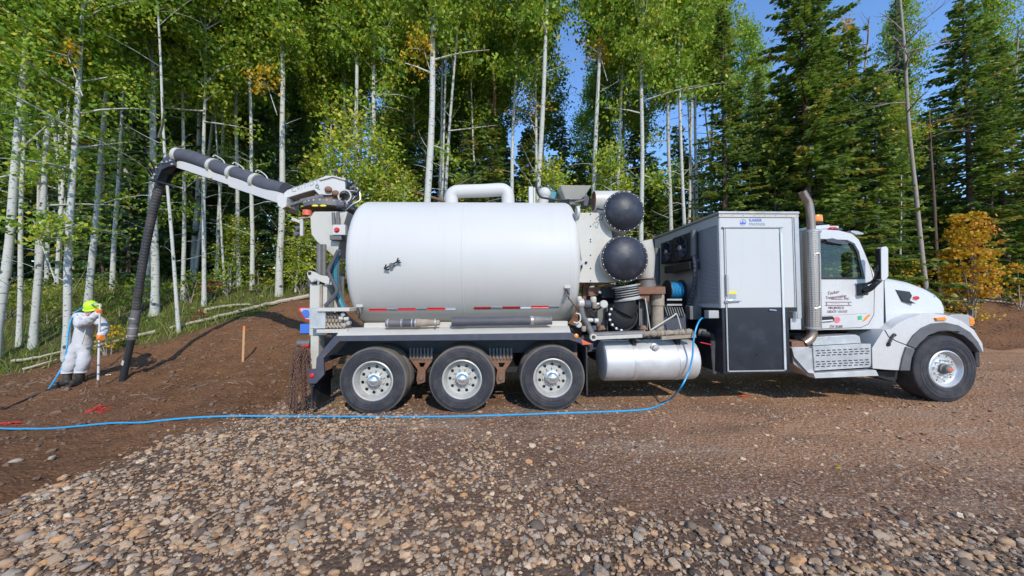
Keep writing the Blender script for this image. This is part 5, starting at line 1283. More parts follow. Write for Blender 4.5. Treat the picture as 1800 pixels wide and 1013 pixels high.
# door outline: recessed joints as thin dark strips
def joint(pts, d, w=.010, name='door_joint', parent=None, mat='dark'):
    m = B(); q = [T(x,y,d) for x,y in pts]; m.tube(q, w/2, 6); return m.build(name, M[mat], parent or cab)
joint([(1436,492),(1437,579)], dn+.001); joint([(1437,578.5),(1513,576),(1526,570),(1536,553),(1537,500),(1530,470),(1513,425)], dn+.001)
joint([(1437,556),(1525,551)], dn+.002, .006)
B().prism([P2([(1441,557),(1463,556),(1466,559),(1465,565),(1463,566),(1441,567)], dn)], dn-.006, dn+.0).build('handle_recess', M['dark'], cab, .004)
B().tube([T(1443,565,dn-.02), T(1463,563.5,dn-.02)], .016, 8).build('door_handle', M['alu'], cab)
# writing on the door
k = pxm(dn); mar = M['maroon']; yd = dn-.004
def dtext(s, px, py, hpx, sx=1, shear=0, mat=mar, rot=0, sp=1.0, align='LEFT'):
    p = T(px, py, yd); text_obj('lettering', s, hpx*k*1.38, mat, cab, (p.x, yd, p.z), (math.cos(rot),0,math.sin(rot)), (-math.sin(rot),0,math.cos(rot)), shear, align, sp, sx)
dtext('Tucker', 1454, 519, 6.2, .95, .35, rot=.16); dtext('Transportation', 1450.5, 526.5, 5.6, .86, .35, rot=.10); dtext('Inc.', 1483, 527, 6.0, 1.0, .35)
def dline(x0, x1, y, w=1.0, mat=mar): B().prism([P2([(x0,y),(x1,y),(x1,y+w),(x0,y+w)], yd)], yd-.001, yd+.002).build('lettering_rule', mat, cab)
dline(1461,1481,525.4,1.2); dline(1450.5,1497,530.8); dline(1450.5,1497,536.6)
dtext('S', 1452, 536, 3.8, 1.1); dtext('— — — — —', 1460, 535, 2.6, .8); dtext('S', 1491, 536, 3.8, 1.1)
dtext('VIN J8430131', 1456, 543.6, 4.9, .80); dtext('USDOT 1151157', 1454, 550.4, 4.9, .80); dtext('ZW 30,000', 1458, 576.5, 4.9, .78, .3)
p = T(1471.5,562.3,yd); B().lathe([(.001,-.002),(5.8*k,-.002),(5.8*k,.001)], (p.x,yd,p.z), 'y', 32).build('round_seal', M['pinkred'], cab)
B().lathe([(3.9*k,-.0035),(4.2*k,-.0035),(4.2*k,-.002),(3.9*k,-.002)], (p.x,yd,p.z), 'y', 32, True).build('seal_ring', M['cabwhite'], cab)
B().prism([P2([(1508,556),(1514.5,555),(1515,562),(1508.5,562.5)], yd)], yd-.002, yd+.001).build('green_decal', M['green'], cab)
B().prism([P2([(1516,565.5),(1520,564.5),(1529,555.5),(1530.5,552.5),(1526,553.5),(1521,558)], yd)], yd-.002, yd+.001).build('flame_decal', M['orange'], cab)
# roof gear
pz = T(1440,403,.9); 
B().pbox(1427,1475,397,405,.95,1.35).build('beacon_plinth', M['cabwhite'], cab, .015)
bc = T(1440,384,1.0); kk = pxm(1.0)
beacon = B().lathe([(.001,.075),(11.0*kk,.07),(11.6*kk,.055),(12*kk,-.05),(11.5*kk,-.06)], (bc.x,1.1,bc.z), 'z', 32).build('beacon', M['orange'], cab)
B().lathe([(11.4*kk,-.062),(11.4*kk,-.09),(12.6*kk,-.10),(12.6*kk,-.12),(.001,-.12)], (bc.x,1.1,bc.z), 'z', 32).build('beacon_base', M['dark'], beacon)
B().prism([P2([(1432,397),(1458,395),(1463,406),(1459,406.5),(1456,402.5),(1444,402.5),(1441,406.5),(1437,406.5)], .7)], .7, .74).build('beacon_bracket', M['cabwhite'], cab, .004)
q = T(1473,404,.6); B().ball(q, .055, 14, 8, (1.5,.8,.55)).build('roof_lamp', M['bluegrey'], cab); B().ball(q + Vector((-.04,.06,.03)), .055, 14, 8, (1.5,.8,.6)).build('roof_lamp', M['red'], cab)
B().prism([P2([(1492,409),(1494,406),(1505,407),(1515,411),(1514,413),(1500,413)], .3)], .26, 2.2).build('sun_visor', M['trim'], cab, .008)
# mirror
md = -.10
mir = B().prism([P2([(1549,438),(1551,434.5),(1559,433),(1562,437),(1562.5,486),(1558,492),(1551,494),(1549,490)], md)], md, md+.085).build('door_mirror', M['cabwhite'], cab, .014, 3)
B().box(T(1549,464,md).x-.012, T(1549,464,md).x+.012, md+.004, md+.082, T(1549,491,md).z, T(1549,437,md).z).build('mirror_glass', M['dark'], mir, .008)  # dark reflection of the wood put into the colour as flat black
B().box(T(1549,464,md).x-.017, T(1549,464,md).x-.011, md+.03, md+.055, T(1549,478,md).z, T(1549,466,md).z).build('mirror_mark', M['greypipe'], mir)
md = -.06
B().prism([P2([(1511,499),(1523,497),(1526,508),(1525,519),(1512,520)], dn-.06)], dn-.08, dn-.002).build('mirror_foot', M['black'], mir, .012)
B().tube(catmull([T(1520,512,dn-.1),T(1530,507,.06),T(1540,498,md+.05),T(1548,490,md+.05)],5), [.045]*8+[.04]*8, 12).build('mirror_arm', M['black'], mir)
B().tube(catmull([T(1518,500,dn-.1),T(1530,497,.06),T(1538,489,md+.05),T(1540,476,md)],5), .02, 8).build('mirror_arm', M['black'], mir)

# --- hood, fenders, lamps
def ring(px, top, bot, near, rnd):
    a = T(px, top, near); b_ = T(px, bot, near); out = []
    W = 2.5 - 2*near
    for t in range(7):
        g = pi/2*t/6; out.append((near + rnd - rnd*math.cos(g), a.z - rnd*.75 + rnd*.75*math.sin(g)))
    out = [(near, b_.z)] + out
    full = out + [(2.5 - y, z) for y, z in reversed(out)]
    return [(a.x, y, z) for y, z in full]
st_ = [ring(1554.5,489,600,.24,.22), ring(1575,487.5,600,.27,.24), ring(1607,493,600,.34,.26), ring(1632,502,600,.41,.26), ring(1648,511.5,600,.46,.24), ring(1655,520,600,.49,.2), ring(1658.5,530,600,.52,.18)]
m = B(); n = len(st_[0]); 
for r_ in st_: m.v += [Vector(v) for v in r_]
for i in range(len(st_)-1):
    for k_ in range(n): j = (k_+1) % n; m.f.append((i*n+k_, i*n+j, (i+1)*n+j, (i+1)*n+k_))
m.f.append(tuple(range(n))); m.f.append(tuple((len(st_)-1)*n + i for i in range(n)))
hood = m.build('hood', M['cabwhite'], truck, ang=40)
fp = [(1554,579),(1566,579),(1577,570),(1594,561),(1618,553),(1640,551.5),(1663,554),(1690,564),(1712,580),(1727,604),(1729,619),(1722,619),(1712,600),(1696,585),(1672,578),(1648,579),(1625,590),(1609,609),(1598,634),(1594,652),(1556,650),(1534,648),(1533,612)]
fen = B().prism([P2(fp, .03)], .03, .62).build('fender', M['cabwhite'], truck, .045, 4)
B().prism([P2(fp, .03)], 1.88, 2.47).build('fender', M['cabwhite'], truck, .03)
tr = [(1596,607),(1607,590),(1622,577),(1640,569),(1663,567),(1686,572),(1706,584),(1720,601),(1729,620),(1722,619.5),(1710,603),(1694,590),(1672,582.5),(1650,583),(1632,590),(1617,604),(1610,613)]
B().prism([P2(tr, .0)], .0, .14).build('fender_trim', M['greyplastic'], fen, .01)
tr2 = [(1594,610),(1609,615),(1603,630),(1600,652),(1583,652),(1588,628)]
B().prism([P2(tr2, .0)], .0, .14).build('fender_trim', M['greyplastic'], fen, .01)
B().prism([P2([(1600,640),(1612,612),(1632,592),(1660,584),(1690,592),(1712,612),(1720,640)], .63)], .625, .64).build('wheel_well', M['dark'], fen)
B().prism([P2([(1537,652),(1580,653),(1578,668),(1566,671),(1543,664)], .2)], .2, .8).build('chassis_guard', M['dark'], truck, .02)
joint([(1554,489),(1554.5,579)], .235, .012, 'hood_joint', hood); joint([(1533,580),(1555,579.5)], dn-.002, .010, 'hood_joint', hood); joint([(1555,580),(1562,592),(1576,600),(1597,608)], .028, .012, 'hood_joint', hood)
vd = .30
def hpt(px, py): return T(px, py, .30 + max(0, px-1585)*.002)
m = B().prism([P2([(1571,509.5),(1597,513),(1601,520),(1597,528),(1608,534),(1585,530)], .285)], .262, .36).build('hood_vent', M['blackpanel'], hood, .004)
e = T(1609.5,524,.33); em = B().lathe([(.001,-.012),(.055,-.010),(.062,.0)], (0,0,0), 'y', 32).build('oval_emblem', M['red'], hood, loc=(e.x,.335,e.z)); em.scale = (1.05,1,.52)
B().lathe([(.062,-.012),(.068,-.012),(.068,.002),(.062,.002)], (0,0,0), 'y', 32, True).build('emblem_ring', M['chrome'], em)
e = T(1648,522,.43); text_obj('hood_number', '44', .09, M['logogrey'], hood, (e.x-.05,.44,e.z-.03), right=(1,.5,0))
B().tube([T(1571,589,.0), T(1563,604,.0)], .018, 8).build('hood_latch', M['black'], fen)
for px, py in ((1572,589),(1562,606)): p = T(px,py,.02); B().ball(p, .035, 10, 8, (1,.6,.8)).build('latch_boss', M['black'], fen)
B().prism([P2([(1645,559),(1662,557.5),(1665,563),(1648,564)], .0)], .0, .06).build('turn_signal', M['orange'], fen, .005)
hl = B().prism([P2([(1663,557),(1672,553.5),(1688,552),(1704,554),(1713,559),(1715,567),(1712,573),(1702,574),(1690,568)], .06)], .06, .42).build('headlamp', M['trim'], fen, .035, 3)
B().prism([P2([(1704,556),(1712.5,559.5),(1714.5,567),(1711.5,572),(1705,572.5)], .055)], .05, .2).build('headlamp_lens', M['orange'], hl, .02)
B().box(T(1718,630,.1).x, T(1726,630,.1).x, .12, 2.38, T(1722,646,.1).z, T(1722,612,.1).z).build('bumper', M['black'], truck, .02)
# --- battery box steps under the door
sd = -.02
B().prism([P2([(1390,611),(1429,610),(1527,604),(1534,622),(1532,640),(1432,648),(1424,662),(1395,640)], .05)], .05, .5).build('battery_box', M['plate'], truck, .01)
m = B().prism([P2([(1429,610),(1531,604.5),(1531,643),(1529,646),(1432,652)], sd)], sd, .05).build('step_front', M['plate'], truck, .006)
for py in (614.5,634):          # slots of the step treads
    for c_ in range(10):
        for r_ in range(3):
            px = 1434 + c_*9.6 + (r_ % 2)*2; y_ = py + 1.6 + r_*4.2 - c_*.40
            B().prism([P2([(px,y_),(px+6,y_-.25),(px+6,y_+1.4),(px,y_+1.6)], sd)], sd-.003, sd+.001).build('tread_slot', M['dark'], m)
B().prism([P2([(1430,657),(1540,651),(1545,661),(1433,665.5)], -.10)], -.10, .06).build('lower_step', M['alu'], truck, .006)
B().prism([P2([(1429,612),(1432,660),(1421,656),(1396,628),(1392,612)], .0)], -.0, .04).build('step_side', M['plate'], truck, .005)
B().prism([P2([(1428,593),(1505,588.5),(1512,592),(1514,603),(1429,608)], .10)], .10, .48).build('upper_step', M['plate'], truck, .012)
B().pbox(1392,1420,600,612,.1,.4).build('exhaust_bracket', M['rust'], truck, .01)

# --- tail column, valve bank and tail lamps
d = .12
B().pbox(543.5,575,500,590,.30,.55).build('tail_column', M['cream'], truck, .008)
B().pbox(545,560,590,650,.28,.50).build('tail_column', M['cream'], truck, .008)
B().pbox(570,600,486,582,.62,.75).build('tail_plate', M['cream'], truck, .006)
B().prism([P2([(539,480),(543,476),(552,478),(562,484),(574,485),(579,490),(578,500),(570,498),(560,494),(547,496),(541,488)], .22)], .22, .28).build('pivot_ear', M['cream'], truck, .008)
for px, py, mt in ((544.5,480.5,'dark'),(555,492,'trim')): p = T(px,py,.22); B().lathe([(.001,-.02),(.022,-.018),(.026,.0)], p, 'y', 16).build('pivot_pin', M[mt], truck)
B().pbox(561,566,500,582,.26,.30).build('sight_gauge', M['yellow'], truck).data.materials[0] = M['tan']
B().pbox(545,572,541,578,.10,.26).build('tail_box', M['plate'], truck, .006)
B().pbox(557,614,541,548,.06,.45).build('valve_shelf', M['cream'], truck, .006)
B().pbox(556,610,579,586,.06,.45).build('valve_shelf', M['cream'], truck, .006)
for i in range(7):
    p = T(564+i*6.0,566,.18); B().tube(catmull([p+Vector((.02,0,.12)), p+Vector((0,0,.02)), p+Vector((.02,-.03,-.05)), p+Vector((.07,-.03,-.09))],4), .018, 8).build('valve_hose', M['yellow'] if i < 5 else M['tan'], truck).data.materials[0] = M['brass'] if 'brass' in M else M['tan']
    B().box(p.x-.018, p.x+.018, .12, .2, p.z+.0, p.z+.045).build('valve_block', M['tan'], truck, .005)
    B().tube([p+Vector((.01,-.02,.05)), p+Vector((.0,-.04,.14))], .009, 6).build('valve_handle', M['greypipe'], truck)
for j,(px,py) in enumerate(((604,553),(609,561),(613,568),(600,560),(606,571))): p = T(px,py,.15); B().lathe([(.001,-.03),(.03,-.03),(.035,.03),(.001,.04)], p, 'x' if j % 2 else 'y', 12).build('pipe_union', M['cream'] if j % 2 else M['trim'], truck)
for i in range(4): B().tube(catmull([T(585+i*6,552,.2),T(598+i*3,550,.15),T(606+i*2,556,.18),T(618+i*5,572,.3),T(632+i*3,577,.4)],4), .015, 8).build('control_hose', M['darkhose'], truck)
# upright hoses on the tank end
for i,(dx,mt) in enumerate(((0,'teal'),(3.2,'teal'),(6,'hosegrey'),(-3,'darkhose'))):
    B().tube(catmull([T(596+dx*.3,440,.45),T(589+dx,470,.4),T(590+dx,500,.4),T(596+dx,525,.4),T(603+dx*1.2,543,.35)],6), .020, 8).build('hydraulic_hose', M[mt], truck)
B().tube(catmull([T(595,440,.3),T(580,470,.28),T(578,480,.26),T(588,500,.25),T(592,512,.25),T(584,525,.25),T(571,538,.25)],6), .030, 10).build('thick_hose', M['hosegrey'], truck)
for px in (562,570): B().tube([T(px,430,.7), T(px,484,.7)], .035 if px > 565 else .05, 10).build('upright_pipe', M['greypipe'], truck)
B().pbox(540,550,484,506,.5,.6).build('tail_reflector_lamp', M['hosegrey'], truck, .02)
# coloured tail plates, facing back
B().prism([P2([(523,543),(529,540),(546,541),(546,565),(537,564)], .5)], .5, .54).build('tail_flag', M['red'], truck, .004)
B().prism([P2([(527,543.5),(531,542),(545.5,542.5),(545.5,562),(538,561)], .5)], .488, .499).build('flag_panel', M['silver'], truck, .003)
B().prism([P2([(530,549),(534,545),(542,545),(544,552),(543,558),(536,559)], .48)], .478, .487).build('flag_mark', M['bluepaint'], truck, .003)
B().pbox(527,545,570,587,.45,.60).build('blue_tail_box', M['bluepaint'], truck, .006)
B().pbox(526,546,586,588,.44,.62).build('tail_lamp_frame', M['dark'], truck)
B().tube([T(524,604,.5), T(546,604,.5)], .055, 18).build('tail_pipe', M['greypipe'], truck); B().tube([T(532,608,.48), T(544,608,.48)], .04, 14).build('tail_lamp', M['red'], truck)
B().pbox(530,548,615,634,.3,.5).build('tow_hook', M['rust'], truck, .02)
B().box(T(540,600,.3).x, T(560,600,.3).x, .3, 2.2, .72, .95).build('rear_cross_beam', M['bluegrey'], truck, .01)

# --- turret and folding boom
d = 1.15
B().prism([P2([(545,382),(552,372),(611,372),(604,395),(594,440),(588,452),(556,424),(547,412)], .85)], .85, 1.65).build('turret_pedestal', M['cream'], truck, .012)
B().pbox(585,607,395,413,.70,.80).build('lamp_plate', M['white'], truck, .004)
p = T(591.5,404,.68); B().lathe([(.001,-.02),(.03,-.018),(.042,0),(.046,.02)], p, 'y', 24).build('stop_lamp', M['red'], truck)
B().pbox(579,600,413,422,.72,.9).build('hose_clamp_block', M['greypipe'], truck, .01)
for px in (586,594): B().tube([T(px,374,.75), T(px+1,395,.75)], .03, 10).build('grease_cylinder', M['greypipe'], truck)
tc = T(582,364,1.25)
B().lathe([(.001,-.07),(.46,-.07),(.46,.0),(.42,.01),(.42,.05),(.001,.05)], (tc.x,1.25,tc.z), 'z', 48).build('slew_ring', M['greypipe'], truck)
b = B()
for i in range(24): a = 2*pi*i/24; b.lathe([(.001,.03),(.018,.028),(.02,0)], (tc.x+.44*math.cos(a),1.25+.44*math.sin(a),tc.z), 'z', 6)
b.build('slew_bolts', M['trim'], truck)['kind'] = 'stuff'
for px in (554,568): p = T(px,362,.8); B().ball((p.x,.795,p.z), .045, 12, 8, (1.3,.3,.45)).build('amber_mark', M['yellow'], truck)
B().tube([T(592,361,.78), T(606,361,.8)], .06, 16).build('slew_motor', M['hosegrey'], truck)
up = [(498,340),(505,334),(556,316),(572,309),(585,309),(606,316),(607,339),(580,343),(560,342),(552,334),(540,337),(508,347),(500,347)]
boom = B().prism([P2(up, 1.08)], 1.08, 1.42).build('upper_boom', M['white'], truck, .012)
B().prism([P2([(560,314),(585,308.5),(608,315),(606,317),(585,311),(562,317)], 1.05)], 1.05, 1.45).build('boom_cover', M['white'], boom, .006)
B().pbox(601,609,316,329,1.1,1.4).build('boom_end_plate', M['hosegrey'], boom, .006)
p = T(557.5,327,1.07); B().lathe([(.02,-.008),(.034,-.008),(.034,.006),(.02,.006)], p, 'y', 24, True).build('boom_emblem', M['logogrey'], boom); B().obox(p+Vector((-.03,-.004,-.02)), p+Vector((.05,-.004,-.06)), .012, .006).build('boom_emblem_tail', M['logogrey'], boom)
a = T(512.5,338.5,1.07); b2 = T(533,331.5,1.07); text_obj('lettering', 'CV/7/DT', .125, M['logogrey'], boom, (a.x,1.075,a.z), (b2-a), (-(b2-a).z,0,(b2-a).x), .1, 'LEFT', 1.15)
B().prism([P2([(556,344),(585,340),(600,345),(604,352),(580,358),(560,352)], 1.2)], 1.12, 1.38).build('boom_bracket', M['rust'], truck, .01)
for px,py in ((577,333),(590,340)): B().ball(T(px,py,1.05), .07, 12, 8, (1,.6,.8)).build('rusty_hook', M['rust'], truck)
B().tube([T(506,363,1.1), T(546,349,1.1)], .032, 12).build('ram_rod', M['greypipe'], truck); B().tube([T(530,355,1.1), T(570,346,1.1)], .055, 14).build('lift_ram', M['greypipe'], truck)
B().tube([T(500,364,1.12), T(510,361.5,1.08)], .05, 12).build('ram_eye', M['tan'], truck)
B().prism([P2([(485,345),(493,340),(504,347),(503,363),(496,367),(488,362)], 1.02)], 1.02, 1.46).build('boom_knuckle', M['white'], truck, .01)
for i in range(9):
    s = [T(600+R_.uniform(-6,10),330+R_.uniform(0,14),1.2+R_.uniform(-.15,.2)), T(618+R_.uniform(-6,8),322+R_.uniform(-2,22),1.2+R_.uniform(-.15,.2)), T(632+R_.uniform(-10,6),338+R_.uniform(-10,14),1.2), T(612+R_.uniform(-8,8),352+R_.uniform(0,8),1.1), T(604,372,.95)]
    B().tube(catmull(s,5), .016, 6).build('turret_hose', M['darkhose'] if i % 3 else M['trim'], truck)
B().lathe([(.10,-.012),(.125,-.012),(.125,.012),(.10,.012)], T(606,345,1.05), 'y', 20, True).build('hose_guide_ring', M['cream'], truck)
# work lamps and orange beacon on a bracket behind the pedestal
B().obox(T(514,385,.9), T(530,391,.9), .05, .05).build('lamp_bracket', M['cream'], truck); B().obox(T(531,386,.9), T(531,415,.9), .05, .05).build('lamp_bracket', M['cream'], truck); B().obox(T(526,384.5,.9), T(552,381,.9), .06, .03).build('lamp_bracket', M['tan'], truck)
p = T(540,374.5,.9); B().lathe([(.001,.05),(.075,.045),(.08,-.05),(.001,-.06)], p, 'z', 20).build('orange_beacon', M['redorange'], truck)
for px,py in ((524,402),(522,412)): p = T(px,py,.9); o = B().lathe([(.001,-.06),(.03,-.055),(.055,.02),(.058,.04),(.001,.045)], (0,0,0), 'x', 18).build('work_lamp', M['hosegrey'], truck, loc=p); o.rotation_euler = (0, pi*.85, .4)
# lower boom: from the knuckle out to the hose head, swung slightly away from the camera
def BO(px, py, f): return T(px, py, 1.24 + .95*f)     # f = 0 at the knuckle, 1 at the tip
k0, k1 = BO(503,352,0), BO(318,290,1)
mb = B().obox(k0, BO(412,322,.49), .20, .20); mb.build('lower_boom', M['white'], truck, .012)
B().obox(BO(414,321.5,.48), k1, .17, .165).build('lower_boom_extension', M['white'], truck, .012)
B().obox(BO(412,308,.49) + Vector((0,.02,0)), BO(322,280,.98) + Vector((0,.02,0)), .03, .03).build('boom_tie_rod', M['trim'], truck)
tubep = catmull([BO(500,334,0)+Vector((0,.05,.0)), BO(470,327,.2), BO(430,311,.42), BO(390,298,.62), BO(355,284,.80), BO(335,277,.9), BO(318,275,.97), BO(303,283,1.03), BO(291,300,1.08)], 8)
B().tube(tubep, [.145 - .03*max(0, i-len(tubep)*.75)/(len(tubep)*.25) for i in range(len(tubep))], 24).build('boom_hose', M['hosegrey'], truck)
for px, py, f in ((377,293,.68),(411.5,306,.5),(452,320,.28),(314,274,.98)):
    c = BO(px,py,f); dr = (k1-k0).normalized() if px > 320 else Vector((-.9,.1,.2)).normalized()
    cl = B().tube([c - dr*.045, c + dr*.045], .158, 24).build('hose_clamp', M['cream'], truck)
    if px > 320:
        B().obox(c - Vector((0,.1,.05)), c - Vector((-.03,.1,.27)), .03, .10).build('clamp_foot', M['cream'], cl)
        e = BO(px+22,py+1.5,f-.1); B().tube(catmull([c+Vector((0,-.05,.18)), c+Vector((.05,-.05,.21)), e+Vector((-.05,-.05,.13)), e+Vector((0,-.05,.04))],3), .012, 6).build('clamp_guard', M['cream'], cl)
# black hose head
hd = B()
for dd in (-.14,.14):
    q = [BO(x,y,1.03) for x,y in ((283,307),(291,295),(299,287),(318,284),(320,296),(306,298),(296,303),(288,320),(281,320))]
    hd.prism([[(v.x,v.z) for v in q]], q[0].y+dd-.015, q[0].y+dd+.015)
hd.build('hose_head', M['black'], truck, .006)
b = B()
for px,py in ((288,300),(298,291),(312,288),(315,294),(285,312),(306,290)): p = BO(px,py,1.03); b.lathe([(.001,-.04),(.02,-.035),(.024,0)], p+Vector((0,-.15,0)), 'y', 10)
b.build('head_bolts', M['trim'], truck)['kind'] = 'stuff'
B().tube([BO(279,322,1.05)+Vector((0,-.2,0)), BO(302,326,1.05)+Vector((0,.05,0))], .025, 8).build('head_bar', M['black'], truck)
for px,py in ((280,306),(281,294),(276,308)): B().tube(catmull([BO(px,py,1.05)+Vector((0,-.1,0)), BO(px-6,py-5,1.06)+Vector((0,-.15,.03)), BO(px-9,py+3,1.06)],4), .014, 6).build('head_hose', M['darkhose'], truck)
B().pbox(289,294,273,282,2.1,2.2).build('head_lamp', M['cream'], truck, .01)
# ribbed suction hose hanging down to the ground pipe
tip_w = G(213, 669); TIPY = (TI @ tip_w).y
def HO(px, py, f): return T(px, py, 2.24 + (TIPY-2.24)*f)
hp = catmull([HO(293,296,0), HO(284,315,.05), HO(270,368,.2), HO(257,430,.4), HO(247,490,.6), HO(239,548,.8), HO(235,575,.9)], 34)
seg = len(hp); rad = [(1.0 if i % 3 == 0 else .935) * (.090 - .016 * min(1, i / (seg * .6))) for i in range(seg)]
B().tube(hp, rad, 24).build('suction_hose', M['ribbed'], truck, ang=20)
# worn tan strip of the hose cover
cl = [HO(236,560,.84), HO(234,575,.9), HO(233,596,.95)]
B().tube([HO(240,545,.79), HO(236,567,.87), HO(235.5,568,.875), HO(234,580,.91), HO(233.5,581,.915), HO(231.5,597,.96)], [.080,.086,.078,.081,.088,.072], 24).build('hose_cuff', M['greypipe'], truck)
for f, py, px in ((.84,560,236.5),(.9,577,234),(.94,590,232)): B().tube([HO(px,py-1.2,f), HO(px-.3,py+1.2,f)], .090, 24).build('cuff_band', M['trim'], truck)
B().tube([HO(231.5,596,.955), HO(213.5,669.5,1.0) - Vector((0,0,.12))], .062, 24).build('dig_pipe', M['black'], truck)
B().tube([HO(222,633.5,.976), HO(220,641.5,.981)], .0645, 24).build('pipe_label', M['white'], truck)

# --- suction tubes stowed on the fender ledge
zl = T(735,575,.10).z
t = empty('suction_tube', (T(735,568,.08).x, .08, T(735,568,.08).z)); t.matrix_world = TRUCK_M @ Matrix.Translation((T(727,568,.09).x, .09, T(727,568,.09).z))
tag(t, 'short dirty suction nozzle with clamps lying on the rear half of the fender ledge', 'pipe')
kk = pxm(.09)
m = B().lathe([(.001,-47*kk),(6.8*kk,-47*kk),(6.8*kk,-42*kk),(7.0*kk,-40*kk),(7.0*kk,-21*kk),(7.0*kk,-17*kk)], (0,0,0), 'x', 24); m.build('sleeve', M['greypipe'], t)
B().lathe([(6.9*kk,-17*kk),(6.9*kk,5*kk)], (0,0,0), 'x', 24).build('black_section', M['hosegrey'], t)
B().lathe([(7.2*kk,5*kk),(7.6*kk,7*kk),(7.6*kk,10*kk),(6.6*kk,12*kk),(6.4*kk,24*kk),(5.6*kk,27*kk),(5.4*kk,36*kk),(5*kk,37*kk),(4.6*kk,45*kk),(.001,45*kk)], (0,0,0), 'x', 24).build('rusty_tip', M['tan'], t)
for x in (-43,-20,-2,4,38): B().lathe([(7.1*kk,(x-1.2)*kk),(7.7*kk,(x-1)*kk),(7.7*kk,(x+1)*kk),(7.1*kk,(x+1.2)*kk)], (0,0,0), 'x', 24, True).build('clamp_band', M['trim'], t)
t = empty('suction_tube'); c = T(883,564.5,.09); t.matrix_world = TRUCK_M @ Matrix.Translation((c.x,.09,c.z)) @ Matrix.Rotation(-.006,4,'Y')
tag(t, 'long grey suction tube lying on the front half of the fender ledge', 'pipe')
B().lathe([(.001,-88*kk),(8.2*kk,-88*kk),(8.4*kk,-84*kk),(8.4*kk,-64*kk),(7.8*kk,-62*kk)], (0,0,0), 'x', 28).build('end_sleeve', M['hosegrey'], t)
B().lathe([(7.4*kk,-62*kk),(7.4*kk,50*kk)], (0,0,0), 'x', 28).build('tube_body', M['hosegrey'], t)
B().lathe([(7.8*kk,54*kk),(7.8*kk,78*kk),(7.9*kk,79*kk),(7.9*kk,87*kk),(.001,87*kk)], (0,0,0), 'x', 28).build('rubber_end', M['greypipe'], t)
B().lathe([(7.5*kk,49*kk),(8.3*kk,50*kk),(8.3*kk,54*kk),(7.5*kk,55*kk)], (0,0,0), 'x', 28).build('clamp_band', M['trim'], t)
# ------------------------------------------------------------ the worker in white coveralls
PY_ = 7.75
def W(px, py, dy=0.0): return atY(px, py, PY_ + dy)
feet = [G(117, 678), G(139.5, 675)]
PY_ = (feet[0].y + feet[1].y) / 2
base = Vector(((feet[0].x + feet[1].x) / 2, PY_, (feet[0].z + feet[1].z) / 2))
person = empty('person', base)
tag(person, 'person in white hooded coveralls and lime hat holding an upright white wand', 'person')
def plink(o): o.location = Vector(o.location) - base; return o
def skin(name, joints, edges, root, mat, sub=2, parent=None, wrinkle=0.0):
    me = bpy.data.meshes.new(name); me.from_pydata([j[0] for j in joints], edges, []); o = bpy.data.objects.new(name, me); COL.objects.link(o)
    md = o.modifiers.new('skin', 'SKIN'); md.use_smooth_shade = True; md.branch_smoothing = .6
    for i, j in enumerate(joints):
        r = j[1]; me.skin_vertices[0].data[i].radius = r if isinstance(r, tuple) else (r, r); me.skin_vertices[0].data[i].use_root = (i == root)
    s = o.modifiers.new('sub', 'SUBSURF'); s.levels = s.render_levels = sub
    bpy.context.view_layer.update()
    m2 = bpy.data.meshes.new_from_object(o.evaluated_get(bpy.context.evaluated_depsgraph_get())); bpy.data.objects.remove(o); bpy.data.meshes.remove(me)
    if wrinkle:
        m2.update()
        for v in m2.vertices:
            n_ = v.normal.copy(); c = v.co
            a = 1.0-2.2*abs(noise.noise(Vector((c.x*5+c.z*4, c.y*5, c.z*11-c.x*5)))) + .5-1.1*abs(noise.noise(Vector((c.x*11-c.z*7, c.y*11, c.z*22+c.x*8))))
            v.co = c + n_ * wrinkle * a
    m2.name = name; m2.materials.clear(); m2.materials.append(mat)
    m2.polygons.foreach_set('use_smooth', [True]*len(m2.polygons))
    q = link(name, m2, None, parent, -base if parent else None); return q
# joints: torso, neck, head, arms (near arm raised across the chest to the wand), legs
J = [(W(142,609), (.178,.16)), (W(146.5,592), (.168,.15)), (W(151,573), (.18,.14)), (W(154.5,557.5), (.14,.12)), (W(158,551), .062), (W(161,544,-.03), .085),
     (W(137,560,-.06), .085), (W(141,572,-.24), .072), (W(160,562,-.36), .068), (W(174,549.5,-.38), .045),
     (W(173,561,.03), .095), (W(184,577,-.08), .080), (W(181,586,-.26), .066), (W(175.8,590.5,-.36), .045),
     (W(132,616), .112), (W(125,638,-.03), .100), (W(120,651), .106), (W(119,657.5), .06),
     (W(149.5,616), .112), (W(147,638,-.03), .100), (W(143,650), .106), (W(141.5,656.5), .06)]
E = [(0,1),(1,2),(2,3),(3,4),(4,5),(3,6),(6,7),(7,8),(8,9),(3,10),(10,11),(11,12),(12,13),(0,14),(14,15),(15,16),(16,17),(0,18),(18,19),(19,20),(20,21)]
body = skin('body', J, E, 0, M['suit'], 2, person, .016)
